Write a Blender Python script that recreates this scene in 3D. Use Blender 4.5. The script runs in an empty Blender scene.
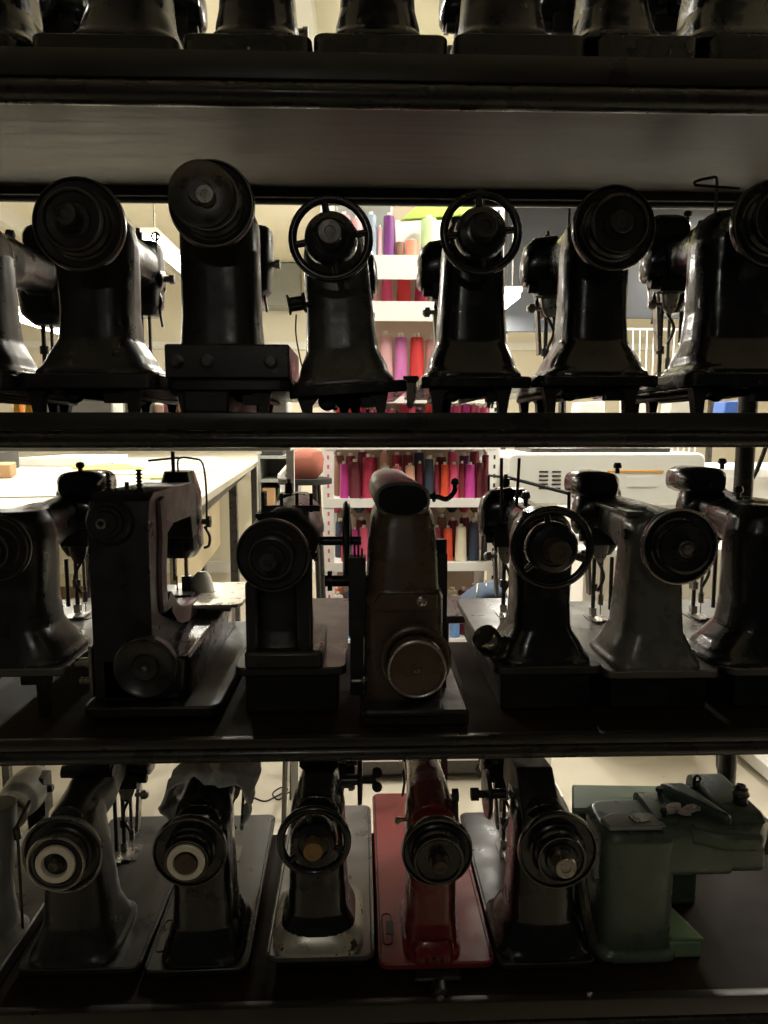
import bpy, bmesh, math, random
from mathutils import Vector, Matrix
random.seed(7)
C = bpy.context.scene.collection
PI = math.pi
# ------------------------------------------------------------------ camera
F = 720.0; EYE = 1.50; PITCH = math.radians(6.6); YAW = math.radians(1.9)
cam_d = bpy.data.cameras.new('camera'); cam = bpy.data.objects.new('camera', cam_d); C.objects.link(cam)
cam_d.sensor_fit = 'VERTICAL'; cam_d.sensor_height = 36.0; cam_d.lens = F / 1024 * 36.0
cam_d.clip_start = 0.05
cam.location = (0, 0, EYE); cam.rotation_euler = (PI / 2 - PITCH, 0, -YAW)
bpy.context.scene.camera = cam
CM = cam.rotation_euler.to_matrix()
def ray(px, py): return CM @ Vector(((px - 384) / F, -(py - 512) / F, -1))
def P(px, py, Y):
    d = ray(px, py); return Vector((0, 0, EYE)) + d * (Y / d.y)
def PZ(px, py, z):
    d = ray(px, py); return Vector((0, 0, EYE)) + d * ((z - EYE) / d.z)
def MPP(px, py, Y):   # metres per pixel at that depth
    d = ray(px, py); return (Y / d.y) / F

# ------------------------------------------------------------------ materials
def mat(name, col, rough=.5, metal=0, noise=0, nscale=30, chips=None, chip_t=.62, chip_scale=22, bump=0, bscale=200, spec=.5, coat=0, wave=0, edge=None, edge_t=.53):
    m = bpy.data.materials.new(name); m.use_nodes = True; nt = m.node_tree; N = nt.nodes; L = nt.links
    b = N['Principled BSDF']; b.inputs['Base Color'].default_value = (*col, 1); b.inputs['Roughness'].default_value = rough
    b.inputs['Metallic'].default_value = metal; b.inputs['Specular IOR Level'].default_value = spec; b.inputs['Coat Weight'].default_value = coat
    if noise or chips or bump or wave:
        tc = N.new('ShaderNodeTexCoord')
    out = None
    if noise:
        n = N.new('ShaderNodeTexNoise'); n.inputs['Scale'].default_value = nscale; n.inputs['Detail'].default_value = 6; L.new(tc.outputs['Object'], n.inputs['Vector'])
        mx = N.new('ShaderNodeMix'); mx.data_type = 'RGBA'; mx.inputs[6].default_value = (*[c * (1 - noise) for c in col], 1)
        mx.inputs[7].default_value = (*[min(1, c * (1 + noise)) for c in col], 1); L.new(n.outputs['Fac'], mx.inputs[0]); out = mx.outputs[2]
        mr = N.new('ShaderNodeMapRange'); mr.inputs['From Min'].default_value = .3; mr.inputs['From Max'].default_value = .7
        mr.inputs['To Min'].default_value = max(.03, rough - .1); mr.inputs['To Max'].default_value = min(1, rough + .12)
        L.new(n.outputs['Fac'], mr.inputs['Value']); L.new(mr.outputs[0], b.inputs['Roughness'])
    if chips:
        n = N.new('ShaderNodeTexNoise'); n.inputs['Scale'].default_value = chip_scale; n.inputs['Detail'].default_value = 8; n.inputs['Roughness'].default_value = .7
        L.new(tc.outputs['Object'], n.inputs['Vector'])
        r = N.new('ShaderNodeMapRange'); r.inputs['From Min'].default_value = chip_t; r.inputs['From Max'].default_value = chip_t + .02; L.new(n.outputs['Fac'], r.inputs['Value'])
        mx = N.new('ShaderNodeMix'); mx.data_type = 'RGBA'; mx.inputs[6].default_value = (*col, 1); mx.inputs[7].default_value = (*chips, 1)
        if out: L.new(out, mx.inputs[6])
        L.new(r.outputs[0], mx.inputs[0]); out = mx.outputs[2]
    if edge:      # bare metal where paint is rubbed off the raised edges
        ge = N.new('ShaderNodeNewGeometry'); n2 = N.new('ShaderNodeTexNoise'); n2.inputs['Scale'].default_value = 40; n2.inputs['Detail'].default_value = 6
        if 'Object' : tcx = N.new('ShaderNodeTexCoord'); L.new(tcx.outputs['Object'], n2.inputs['Vector'])
        ad = N.new('ShaderNodeMath'); ad.operation = 'MULTIPLY_ADD'; ad.inputs[1].default_value = .12; L.new(n2.outputs['Fac'], ad.inputs[0]); L.new(ge.outputs['Pointiness'], ad.inputs[2])
        r = N.new('ShaderNodeMapRange'); r.inputs['From Min'].default_value = edge_t + .06; r.inputs['From Max'].default_value = edge_t + .09; L.new(ad.outputs[0], r.inputs['Value'])
        mx = N.new('ShaderNodeMix'); mx.data_type = 'RGBA'; mx.inputs[6].default_value = (*col, 1); mx.inputs[7].default_value = (*edge, 1)
        if out: L.new(out, mx.inputs[6])
        L.new(r.outputs[0], mx.inputs[0]); out = mx.outputs[2]; L.new(r.outputs[0], b.inputs['Metallic'])
    if wave:
        w = N.new('ShaderNodeTexWave'); w.bands_direction = 'Z'; w.inputs['Scale'].default_value = wave; w.inputs['Distortion'].default_value = 1.5; L.new(tc.outputs['Object'], w.inputs['Vector'])
        bp = N.new('ShaderNodeBump'); bp.inputs['Strength'].default_value = .5; bp.inputs['Distance'].default_value = .001; L.new(w.outputs['Fac'], bp.inputs['Height']); L.new(bp.outputs[0], b.inputs['Normal'])
    elif bump:
        n = N.new('ShaderNodeTexNoise'); n.inputs['Scale'].default_value = bscale; n.inputs['Detail'].default_value = 4; L.new(tc.outputs['Object'], n.inputs['Vector'])
        bp = N.new('ShaderNodeBump'); bp.inputs['Strength'].default_value = bump; bp.inputs['Distance'].default_value = .002; L.new(n.outputs['Fac'], bp.inputs['Height']); L.new(bp.outputs[0], b.inputs['Normal'])
    if out: L.new(out, b.inputs['Base Color'])
    return m
M = {}
WORN = {}      # dense castings use the same paint with its edges rubbed bare
_mat = mat
def mat(name, col, rough=.5, metal=0, edge=None, **kw):
    m = _mat(name, col, rough, metal, **kw)
    if edge: WORN[m.name] = _mat('worn_' + name, col, rough, metal, edge=edge, **kw)
    return m
M['black'] = mat('black_enamel', (.009, .009, .010), .22, noise=.3, edge=(.3, .27, .23), chips=(.09, .08, .07), chip_t=.69, bump=.08, bscale=60, coat=.2)
M['matt'] = mat('worn_black_enamel', (.017, .0165, .0165), .34, noise=.4, edge=(.28, .25, .22), chips=(.09, .08, .07), chip_t=.68, bump=.12, bscale=70)
M['grimy'] = mat('grimy_black', (.010, .009, .008), .45, noise=.5, edge=(.15, .13, .11), chips=(.06, .04, .03), chip_t=.68, bump=.25, bscale=120)
M['charcoal'] = mat('charcoal_enamel', (.055, .056, .052), .28, noise=.25, edge=(.3, .29, .26), chips=(.015, .013, .012), chip_t=.72, bump=.06)
M['grey'] = mat('grey_enamel', (.12, .12, .105), .3, noise=.25, edge=(.35, .34, .3), chips=(.02, .018, .015), chip_t=.69, chip_scale=14, bump=.08)
M['palegrey'] = mat('pale_grey_enamel', (.2, .2, .175), .4, noise=.2, chips=(.06, .05, .04), chip_t=.68)
M['brown'] = mat('brown_enamel', (.085, .058, .036), .3, noise=.2, edge=(.25, .2, .15), chips=(.03, .02, .015), chip_t=.7, bump=.08)
M['maroon'] = mat('faded_maroon', (.13, .075, .075), .5, noise=.35, chips=(.2, .18, .17), chip_t=.68)
M['red'] = mat('red_enamel', (.16, .014, .012), .24, noise=.2, edge=(.25, .1, .08), chips=(.035, .02, .018), chip_t=.68, chip_scale=30, coat=.3, bump=.05)
M['redplate'] = mat('worn_red_plate', (.2, .028, .026), .42, noise=.25, chips=(.03, .02, .018), chip_t=.66, chip_scale=26)
M['green'] = mat('green_enamel', (.075, .105, .078), .32, noise=.18, edge=(.2, .2, .16), chips=(.025, .03, .02), chip_t=.69, chip_scale=18, bump=.06)
M['palegreen'] = mat('pale_green_enamel', (.2, .31, .19), .42, noise=.12, chips=(.1, .1, .07), chip_t=.68, chip_scale=24)
M['steel'] = mat('dull_steel', (.32, .3, .27), .32, .9, noise=.35, nscale=60)
M['edge_metal'] = mat('rubbed_edge_metal', (.16, .14, .12), .35, .8, noise=.5, nscale=25)
M['chrome'] = mat('worn_nickel', (.62, .58, .5), .22, 1, noise=.3, nscale=50, chips=(.12, .09, .06), chip_t=.64, chip_scale=40)
M['dark_steel'] = mat('dark_steel', (.09, .085, .08), .34, .8, noise=.4, nscale=60)
M['bedsteel'] = mat('worn_bed_plate', (.13, .125, .115), .33, .55, noise=.4, nscale=18, chips=(.35, .33, .3), chip_t=.66, chip_scale=16)
M['blackplate'] = mat('black_bed_plate', (.02, .019, .018), .34, .1, noise=.12, nscale=14, edge=(.35, .32, .28), chips=None)
M['silver'] = mat('worn_silver_base', (.5, .47, .4), .34, .6, noise=.3, nscale=30, chips=(.05, .04, .03), chip_t=.58, chip_scale=30)
M['cream_metal'] = mat('cream_washer', (.75, .7, .6), .45, .2, noise=.15)
M['brass'] = mat('tarnished_brass', (.3, .2, .1), .4, .8, noise=.3, nscale=80)
M['coppery'] = mat('coppery_knob', (.09, .065, .05), .4, .5, noise=.2)
M['oval'] = mat('engraved_line', (.01, .01, .01), .6)
M['cloth'] = mat('grey_cloth', (.7, .69, .64), .95, noise=.2, nscale=80, bump=.5, bscale=300)
M['yellowgreen'] = mat('yellowed_plastic', (.5, .48, .18), .5, noise=.3)
M['shelf'] = mat('shelf_black_paint', (.02, .018, .016), .34, noise=.35, nscale=9, bump=.1, bscale=40)
M['tube'] = mat('shelf_steel_tube', (.03, .03, .028), .28, .3, noise=.2, nscale=20)
M['boardtop'] = mat('dark_brown_board', (.014, .009, .007), .62, noise=.5, nscale=6, spec=.09, chips=(.07, .05, .04), chip_t=.74, chip_scale=30)
M['steeltube'] = mat('grey_steel_tube', (.25, .25, .24), .35, .6)
M['white'] = mat('white_paint', (.8, .79, .75), .5, noise=.04)
M['rackwhite'] = mat('rack_white', (.82, .8, .77), .45)
M['rackback'] = mat('rack_back_board', (.42, .34, .26), .7, noise=.2, nscale=5)
M['plastic'] = mat('white_machine_plastic', (.8, .79, .74), .35)
M['lime'] = mat('lime_plastic', (.42, .6, .12), .4)
M['darkpanel'] = mat('dark_panel', (.045, .05, .06), .4, noise=.15, nscale=3)
M['paper'] = mat('pattern_paper', (.5, .48, .42), .85, noise=.2, nscale=7, bump=.6, bscale=12)
M['whitepaper'] = mat('white_pattern_paper', (.58, .57, .53), .85, noise=.15, nscale=9, bump=.6, bscale=14)
M['tabletop'] = mat('pale_table_top', (.4, .37, .29), .5, noise=.1, nscale=4)
M['ply'] = mat('plywood', (.42, .34, .2), .6, noise=.2, nscale=8)
M['carton'] = mat('brown_carton', (.4, .24, .12), .8, noise=.15)
M['orange'] = mat('orange_plastic', (.8, .38, .03), .5)
M['yellow'] = mat('yellow_folder', (.85, .62, .08), .6)
M['terracotta'] = mat('terracotta_cloth', (.4, .13, .09), .85, noise=.2, bump=.4, bscale=90)
M['denim'] = mat('denim', (.05, .075, .12), .9, noise=.35, nscale=150, bump=.5, bscale=400)
M['stitch'] = mat('pale_stitching', (.6, .58, .5), .8)
M['greycab'] = mat('grey_cabinet', (.27, .28, .26), .5, noise=.1)
M['rubber'] = mat('black_rubber', (.02, .02, .02), .6)
M['bristle'] = mat('brush_bristle', (.6, .5, .45), .8, noise=.3, nscale=200)
M['greenbox'] = mat('green_box', (.03, .11, .06), .5); M['bluebox'] = mat('blue_box', (.05, .12, .4), .5)
M['wire'] = mat('dark_wire', (.02, .02, .02), .4, .5)

def wallmat():
    m = mat('plaster_wall', (.78, .73, .6), .7, noise=.05, nscale=3); return m
M['wall'] = wallmat()
def woodshelf():   # blackened plywood: long grain streaks
    m = bpy.data.materials.new('blackened_plywood'); m.use_nodes = True; nt = m.node_tree; N = nt.nodes; L = nt.links; b = N['Principled BSDF']
    tc = N.new('ShaderNodeTexCoord'); mp = N.new('ShaderNodeMapping'); mp.inputs['Scale'].default_value = (2.2, 26, 26); L.new(tc.outputs['Object'], mp.inputs[0])
    n = N.new('ShaderNodeTexNoise'); n.inputs['Scale'].default_value = 1.6; n.inputs['Detail'].default_value = 8; n.inputs['Distortion'].default_value = .8; L.new(mp.outputs[0], n.inputs['Vector'])
    cr = N.new('ShaderNodeValToRGB'); cr.color_ramp.elements[0].position = .35; cr.color_ramp.elements[0].color = (.014, .012, .010, 1)
    cr.color_ramp.elements[1].position = .62; cr.color_ramp.elements[1].color = (.055, .048, .04, 1); L.new(n.outputs['Fac'], cr.inputs[0]); L.new(cr.outputs[0], b.inputs['Base Color'])
    r = N.new('ShaderNodeMapRange'); r.inputs['To Min'].default_value = .4; r.inputs['To Max'].default_value = .62; L.new(n.outputs['Fac'], r.inputs['Value']); b.inputs['Specular IOR Level'].default_value = .34; L.new(r.outputs[0], b.inputs['Roughness'])
    bp = N.new('ShaderNodeBump'); bp.inputs['Strength'].default_value = .15; bp.inputs['Distance'].default_value = .002; L.new(n.outputs['Fac'], bp.inputs['Height']); L.new(bp.outputs[0], b.inputs['Normal'])
    return m
M['ply_black'] = woodshelf()
def floormat():
    m = mat('concrete_floor', (.55, .5, .4), .55, noise=.18, nscale=2.2, bump=.1, bscale=30, chips=(.36, .32, .25), chip_t=.66, chip_scale=9); return m
M['floor'] = floormat()
def emit(name, col, s):
    m = bpy.data.materials.new(name); m.use_nodes = True; b = m.node_tree.nodes['Principled BSDF']
    b.inputs['Base Color'].default_value = (.9, .9, .9, 1); b.inputs['Emission Color'].default_value = (*col, 1); b.inputs['Emission Strength'].default_value = s; return m
M['lamp'] = emit('fluorescent_tube', (1, .97, .88), 14)
THREAD = {
 'pale pink': (.75, .42, .45), 'hot pink': (.75, .08, .2), 'bright red': (.62, .03, .03), 'orchid pink': (.6, .17, .45), 'dusty pink': (.6, .28, .28),
 'deep purple': (.14, .02, .16), 'blue grey': (.25, .3, .38), 'salmon': (.75, .25, .16), 'magenta': (.55, .04, .3), 'maroon': (.13, .008, .02),
 'crimson': (.4, .015, .06), 'white': (.8, .78, .74), 'peach': (.8, .42, .3), 'navy': (.02, .03, .06), 'red orange': (.7, .07, .02), 'wine red': (.2, .01, .03),
 'cream': (.75, .7, .52), 'pale green': (.45, .6, .3), 'light blue': (.15, .3, .6), 'black': (.015, .012, .018), 'yellow': (.8, .55, .05), 'rose': (.68, .1, .2), 'lilac': (.5, .35, .6), 'brown': (.2, .09, .05)}
TM = {}
def thread_mat(c):
    if c not in TM: TM[c] = mat('thread_' + c.replace(' ', '_'), THREAD[c], .6, noise=.12, nscale=60, wave=90)
    return TM[c]

# ------------------------------------------------------------------ mesh helpers
def obj(name, bm, m, parent=None, smooth=True, bevel=0, loc=None):
    bmesh.ops.recalc_face_normals(bm, faces=bm.faces)
    me = bpy.data.meshes.new(name); bm.to_mesh(me); bm.free()
    if smooth:
        for p in me.polygons: p.use_smooth = True
        try: me.set_sharp_from_angle(angle=math.radians(38))
        except Exception: pass
    ms = m if isinstance(m, (list, tuple)) else [m]
    for x in ms: me.materials.append(M[x] if isinstance(x, str) else x)
    o = bpy.data.objects.new(name, me); C.objects.link(o)
    if parent: o.parent = parent
    if loc: o.location = loc
    if bevel:
        b = o.modifiers.new('bevel', 'BEVEL'); b.width = bevel; b.segments = 2; b.limit_method = 'ANGLE'; b.angle_limit = math.radians(40)
    return o
def thing(name, label, cat, loc=(0, 0, 0), rz=0, group=None, ry=0):
    o = bpy.data.objects.new(name, None); C.objects.link(o); o.empty_display_size = .05
    o.location = loc; o.rotation_euler = (0, ry, rz); tag(o, label, cat, group); return o
def tag(o, label=None, cat=None, group=None, kind=None):
    if label: o['label'] = label
    if cat: o['category'] = cat
    if group: o['group'] = group
    if kind: o['kind'] = kind
    return o
def nb(): return bmesh.new()
def box(bm, x0, x1, y0, y1, z0, z1, rot=None, c=None):
    vs = [bm.verts.new((x, y, z)) for x in (x0, x1) for y in (y0, y1) for z in (z0, z1)]
    for f in ((0, 1, 3, 2), (4, 6, 7, 5), (0, 4, 5, 1), (2, 3, 7, 6), (0, 2, 6, 4), (1, 5, 7, 3)): bm.faces.new([vs[i] for i in f])
    if rot is not None:
        c = Vector(c if c else ((x0 + x1) / 2, (y0 + y1) / 2, (z0 + z1) / 2))
        for v in vs: v.co = c + rot @ (v.co - c)
    return vs
def R(axis, deg): return Matrix.Rotation(math.radians(deg), 3, axis)
def ring(c, u, v, a, b, n=2, N=28):
    pts = []
    for i in range(N):
        t = 2 * PI * (i + .5) / N; ct, st = math.cos(t), math.sin(t)
        pts.append(Vector(c) + Vector(u) * (a * math.copysign(abs(ct) ** (2 / n), ct)) + Vector(v) * (b * math.copysign(abs(st) ** (2 / n), st)))
    return pts
def loft(bm, rings, cap=True):
    vr = [[bm.verts.new(p) for p in r] for r in rings]; n = len(vr[0])
    for i in range(len(vr) - 1):
        for j in range(n): bm.faces.new((vr[i][j], vr[i][(j + 1) % n], vr[i + 1][(j + 1) % n], vr[i + 1][j]))
    if cap: bm.faces.new(vr[0][::-1]); bm.faces.new(vr[-1])
def loft_z(bm, secs, N=28): loft(bm, [ring((x, y, z), (1, 0, 0), (0, 1, 0), a, b, n, N) for z, x, y, a, b, n in secs])
def loft_y(bm, secs, N=28): loft(bm, [ring((x, y, z), (1, 0, 0), (0, 0, 1), a, b, n, N) for y, x, z, a, b, n in secs])
def loft_x(bm, secs, N=28): loft(bm, [ring((x, y, z), (0, 1, 0), (0, 0, 1), a, b, n, N) for x, y, z, a, b, n in secs])
def basis(d):
    d = Vector(d).normalized(); u = d.cross(Vector((0, 0, 1)) if abs(d.z) < .9 else Vector((1, 0, 0))).normalized(); return d, u, d.cross(u)
def lathe(bm, prof, c=(0, 0, 0), d=(0, -1, 0), N=40):
    """prof: [(radius, distance along d)] ; closed at r=0 ends or left open"""
    d, u, v = basis(d); c = Vector(c); rows = []
    for r, t in prof:
        if r < 1e-6: rows.append([bm.verts.new(c + d * t)])
        else: rows.append([bm.verts.new(c + d * t + (u * math.cos(2 * PI * i / N) + v * math.sin(2 * PI * i / N)) * r) for i in range(N)])
    for a, b in zip(rows, rows[1:]):
        for i in range(N):
            j = (i + 1) % N
            if len(a) == 1 and len(b) == 1: continue
            if len(a) == 1: bm.faces.new((a[0], b[j], b[i]))
            elif len(b) == 1: bm.faces.new((a[i], a[j], b[0]))
            else: bm.faces.new((a[i], a[j], b[j], b[i]))
def cyl(bm, p0, p1, r, N=14, r1=None):
    p0, p1 = Vector(p0), Vector(p1); L = (p1 - p0).length; r1 = r if r1 is None else r1
    lathe(bm, [(0, 0), (r, 0), (r1, L), (0, L)], p0, p1 - p0, N)
def torus(bm, c, d, Rr, r, N=40, K=10, sq=1):
    prof = [(Rr + r * math.cos(2 * PI * k / K), sq * r * math.sin(2 * PI * k / K)) for k in range(K + 1)]
    d_, u, v = basis(d); c = Vector(c)
    rows = [[bm.verts.new(c + d_ * t + (u * math.cos(2 * PI * i / N) + v * math.sin(2 * PI * i / N)) * q) for i in range(N)] for q, t in prof[:-1]]
    for k in range(K):
        a, b = rows[k], rows[(k + 1) % K]
        for i in range(N): bm.faces.new((a[i], a[(i + 1) % N], b[(i + 1) % N], b[i]))
def tube(bm, pts, r, N=8):
    pts = [Vector(p) for p in pts]; rings = []
    for i, p in enumerate(pts):
        d = (pts[min(i + 1, len(pts) - 1)] - pts[max(i - 1, 0)]); d, u, v = basis(d)
        if rings:   # keep the frame from flipping
            u = (pu - d * pu.dot(d)).normalized(); v = d.cross(u)
        pu = u
        rings.append([p + (u * math.cos(2 * PI * k / N) + v * math.sin(2 * PI * k / N)) * r for k in range(N)])
    loft(bm, rings)
def smoothpts(pts, k=5):
    pts = [Vector(p) for p in pts]; out = []
    for i in range(len(pts) - 1):
        p0 = pts[max(i - 1, 0)]; p1 = pts[i]; p2 = pts[i + 1]; p3 = pts[min(i + 2, len(pts) - 1)]
        for j in range(k):
            t = j / k
            out.append(.5 * ((2 * p1) + (p2 - p0) * t + (2 * p0 - 5 * p1 + 4 * p2 - p3) * t * t + (3 * p1 - p0 - 3 * p2 + p3) * t ** 3))
    out.append(pts[-1]); return out
def prism(bm, poly, axis, a0, a1):
    """poly in the two other axes; axis 'x': (y,z), 'y': (x,z), 'z': (x,y)"""
    f = {'x': lambda p, a: (a, p[0], p[1]), 'y': lambda p, a: (p[0], a, p[1]), 'z': lambda p, a: (p[0], p[1], a)}[axis]
    A = [bm.verts.new(f(p, a0)) for p in poly]; B = [bm.verts.new(f(p, a1)) for p in poly]; n = len(poly)
    bm.faces.new(A[::-1]); bm.faces.new(B)
    for i in range(n): bm.faces.new((A[i], A[(i + 1) % n], B[(i + 1) % n], B[i]))
def rrect(x0, x1, y0, y1, r, k=4):
    out = []
    for cx, cy, a0 in ((x1 - r, y1 - r, 0), (x0 + r, y1 - r, 90), (x0 + r, y0 + r, 180), (x1 - r, y0 + r, 270)):
        for i in range(k + 1):
            a = math.radians(a0 + 90 * i / k); out.append((cx + r * math.cos(a), cy + r * math.sin(a)))
    return out
def fuse(o, vox=.003, it=4):
    if o.data.materials[0].name in WORN: o.data.materials[0] = WORN[o.data.materials[0].name]
    m = o.modifiers.new('cast', 'REMESH'); m.mode = 'VOXEL'; m.voxel_size = vox; m.use_smooth_shade = True
    s = o.modifiers.new('soft', 'SMOOTH'); s.iterations = it; s.factor = .5
    return o

# ------------------------------------------------------------------ the setting
RX0, RX1, RY1, RH = -4.2, 4.0, 7.5, 3.1
def struct(name, bm, m, smooth=False):
    o = obj(name, bm, m, smooth=smooth); o['kind'] = 'structure'; return o
b = nb(); box(b, RX0 - .1, RX1 + .1, -1.2, RY1 + .1, -.1, 0); struct('floor', b, 'floor')
b = nb(); box(b, RX0 - .1, RX1 + .1, -1.2, RY1 + .1, RH, RH + .1)
struct('ceiling', b, 'wall')
for k, x in enumerate([-3.4, -2.6, -1.8, -1.0, -.2, .6, 1.4, 2.2, 3.0]):
    b = nb(); box(b, x - .035, x + .035, .9, RY1, RH - .12, RH); struct('trim_%d' % (k + 1), b, 'white')
b = nb(); box(b, RX0, RX1, RY1, RY1 + .1, 0, RH); struct('wall_back', b, 'wall')
b = nb(); box(b, RX0 - .1, RX0, .9, RY1, 0, RH); struct('wall_left', b, 'wall')
b = nb(); box(b, RX1, RX1 + .1, .9, RY1, 0, RH); struct('wall_right', b, 'wall')
b = nb(); box(b, RX0, RX1, RY1 - .02, RY1, 0, .12); struct('baseboard_back', b, 'white')
b = nb()
for z in (1.02, 2.3): box(b, RX0, RX1, RY1 - .05, RY1, z, z + .07)
struct('trim_10', b, 'white')

# ------------------------------------------------------------------ display shelving
YF = 1.05; YB = 1.53
ZT = [P(360, 58, YF).z, P(360, 414, YF).z, P(360, 736, YF).z, P(360, 1001, YF).z]      # shelf tops
SX0, SX1 = -.92, .92
unit = thing('display_shelving', 'black steel and wood display shelving unit holding the rows of old sewing machines', 'shelving unit', (0, YF, 0))
for i, z in enumerate(ZT):
    t = (.028, .02, .018, .03)[i]
    b = nb(); box(b, SX0, SX1, 0.004, YB - YF, z - t * .5, z); obj('shelf_board', b, 'boardtop', unit, bevel=.001)
    b = nb(); box(b, SX0, SX1, 0.004, YB - YF - .002, z - t, z - t * .5); obj('underside_panel', b, 'ply_black', unit)
    b = nb(); cyl(b, (SX0, YB - YF - .012, z - t - .023), (SX1, YB - YF - .012, z - t - .023), .005, 16); obj('rear_tube', b, 'steeltube', unit)
    b = nb(); zc = z - (.0, 0, 0, 0)[i]
    prism(b, rrect(.0 - .012, .004, zc - (.034, .022, .012, .03)[i], zc + .002, .0015, 2), 'x', SX0, SX1); obj('edge_strip', b, 'shelf', unit)
    b = nb(); rr = (.0165, .0125, .0125, .015)[i]; zr = z - (.049, .036, .0255, .05)[i]
    cyl(b, (SX0, .0, zr), (SX1, .0, zr), rr, 24); obj('front_rail', b, 'tube', unit)
    b = nb(); box(b, SX0, SX1, YB - YF - .03, YB - YF, z - t - .018, z - t); obj('rear_rail', b, 'shelf', unit, bevel=.002)
for x in (P(742, 600, YB).x, -P(742, 600, YB).x - .12):
    b = nb(); cyl(b, (x, YB - YF + .022, 0), (x, YB - YF + .022, 2.5), .02, 24); obj('post', b, 'tube', unit)
    b = nb(); cyl(b, (x, YB - YF + .022, 0), (x, YB - YF + .022, .03), .04, 24); obj('post_foot', b, 'rubber', unit)
for x in (SX0 + .01, SX1 - .01):
    b = nb(); box(b, x - .02, x + .02, .0, .04, 0, 2.5); obj('post', b, 'tube', unit, bevel=.003)

# ------------------------------------------------------------------ sewing machine builder
def handwheel(root, kind, x, z, y, r, hubr, hubm='dark_steel', m='black', rim2=.62, rings=3, hublen=.03, ringm=None, spokes=3):
    """wheel whose axis runs along y; y = plane of the wheel, negative towards the viewer"""
    c = (x, y, z)
    b = nb()
    if kind == 'pulley':
        r2 = r * rim2
        prof = [(0, -.006), (r * .97, -.006), (r, -.002), (r * .985, .006), (r * .93, .009), (r * .90, .005), (r2 * 1.12, .004), (r2 * 1.05, .006), (r2 * 1.03, .012),
                (r2 * .93, .016), (r2 * .93, .02), (r2 * 1.0, .026), (r2 * .97, .03), (r2 * .86, .031), (r2 * .82, .027), (hubr * 1.5, .026), (hubr * 1.35, .03), (hubr * 1.2, .03), (0, .03)]
        lathe(b, prof, c, (0, -1, 0), 56)
    elif kind == 'flat':
        prof = [(0, -.008), (r * .96, -.008), (r, -.003), (r, .004), (r * .95, .009), (r * .9, .006), (r * .86, .004), (r * .62, .003), (r * .58, .007), (r * .5, .007), (r * .46, .004), (hubr * 1.3, .005), (0, .006)]
        lathe(b, prof, c, (0, -1, 0), 56)
    else:
        torus(b, c, (0, 1, 0), r - .0055, .0062, 56, 12)
        lathe(b, [(0, -.02), (r * .6, -.02), (r * .64, -.01), (r * .62, .004), (r * .55, .012), (r * .42, .014), (r * .4, .011), (hubr * 1.2, .012), (0, .012)], c, (0, -1, 0), 44)
    w = obj('handwheel', b, m, root)
    if kind == 'spoked':
        for k in range(spokes):
            a = 2 * PI * k / spokes + {3: 1.75, 4: .1}.get(spokes, .5)
            b = nb(); d = Vector((math.cos(a), 0, math.sin(a)))
            cyl(b, Vector(c) + d * r * .5, Vector(c) + d * (r - .004), .0058, 12, .0046); obj('spoke', b, m, w)
    if kind == 'pulley' and not (ringm and len(ringm) > 2):
        b = nb(); torus(b, (x, y - .0085, z), (0, 1, 0), r * .955, .0011, 64, 6); torus(b, (x, y - .0305, z), (0, 1, 0), r * rim2 * .93, .0009, 56, 6); obj('worn_edge', b, 'edge_metal', w)
    b = nb(); t0 = {'pulley': .028, 'flat': .004, 'spoked': .011}[kind]
    lathe(b, [(0, t0), (hubr, t0), (hubr, t0 + hublen * .85), (hubr * .9, t0 + hublen), (hubr * .45, t0 + hublen), (hubr * .4, t0 + hublen * .93), (0, t0 + hublen * .93)], c, (0, -1, 0), 32)
    obj('hub', b, hubm, w)
    if ringm:
        b = nb(); q = ringm[1]
        lathe(b, [(q * .62, t0 + .0005), (q, t0 + .0005), (q, t0 + .006), (q * .93, t0 + .008), (q * .68, t0 + .008), (q * .62, t0 + .005), (q * .62, t0 + .0005)], c, (0, -1, 0), 40)
        obj('washer', b, ringm[0], w)
        if len(ringm) > 2:
            for q in ringm[2:]:
                b = nb(); torus(b, (x, y - (.007 if q > .85 * r else .03), z), (0, 1, 0), q, .0026, 56, 8); obj('rim_band', b, 'steel', w)
    return w

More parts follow.
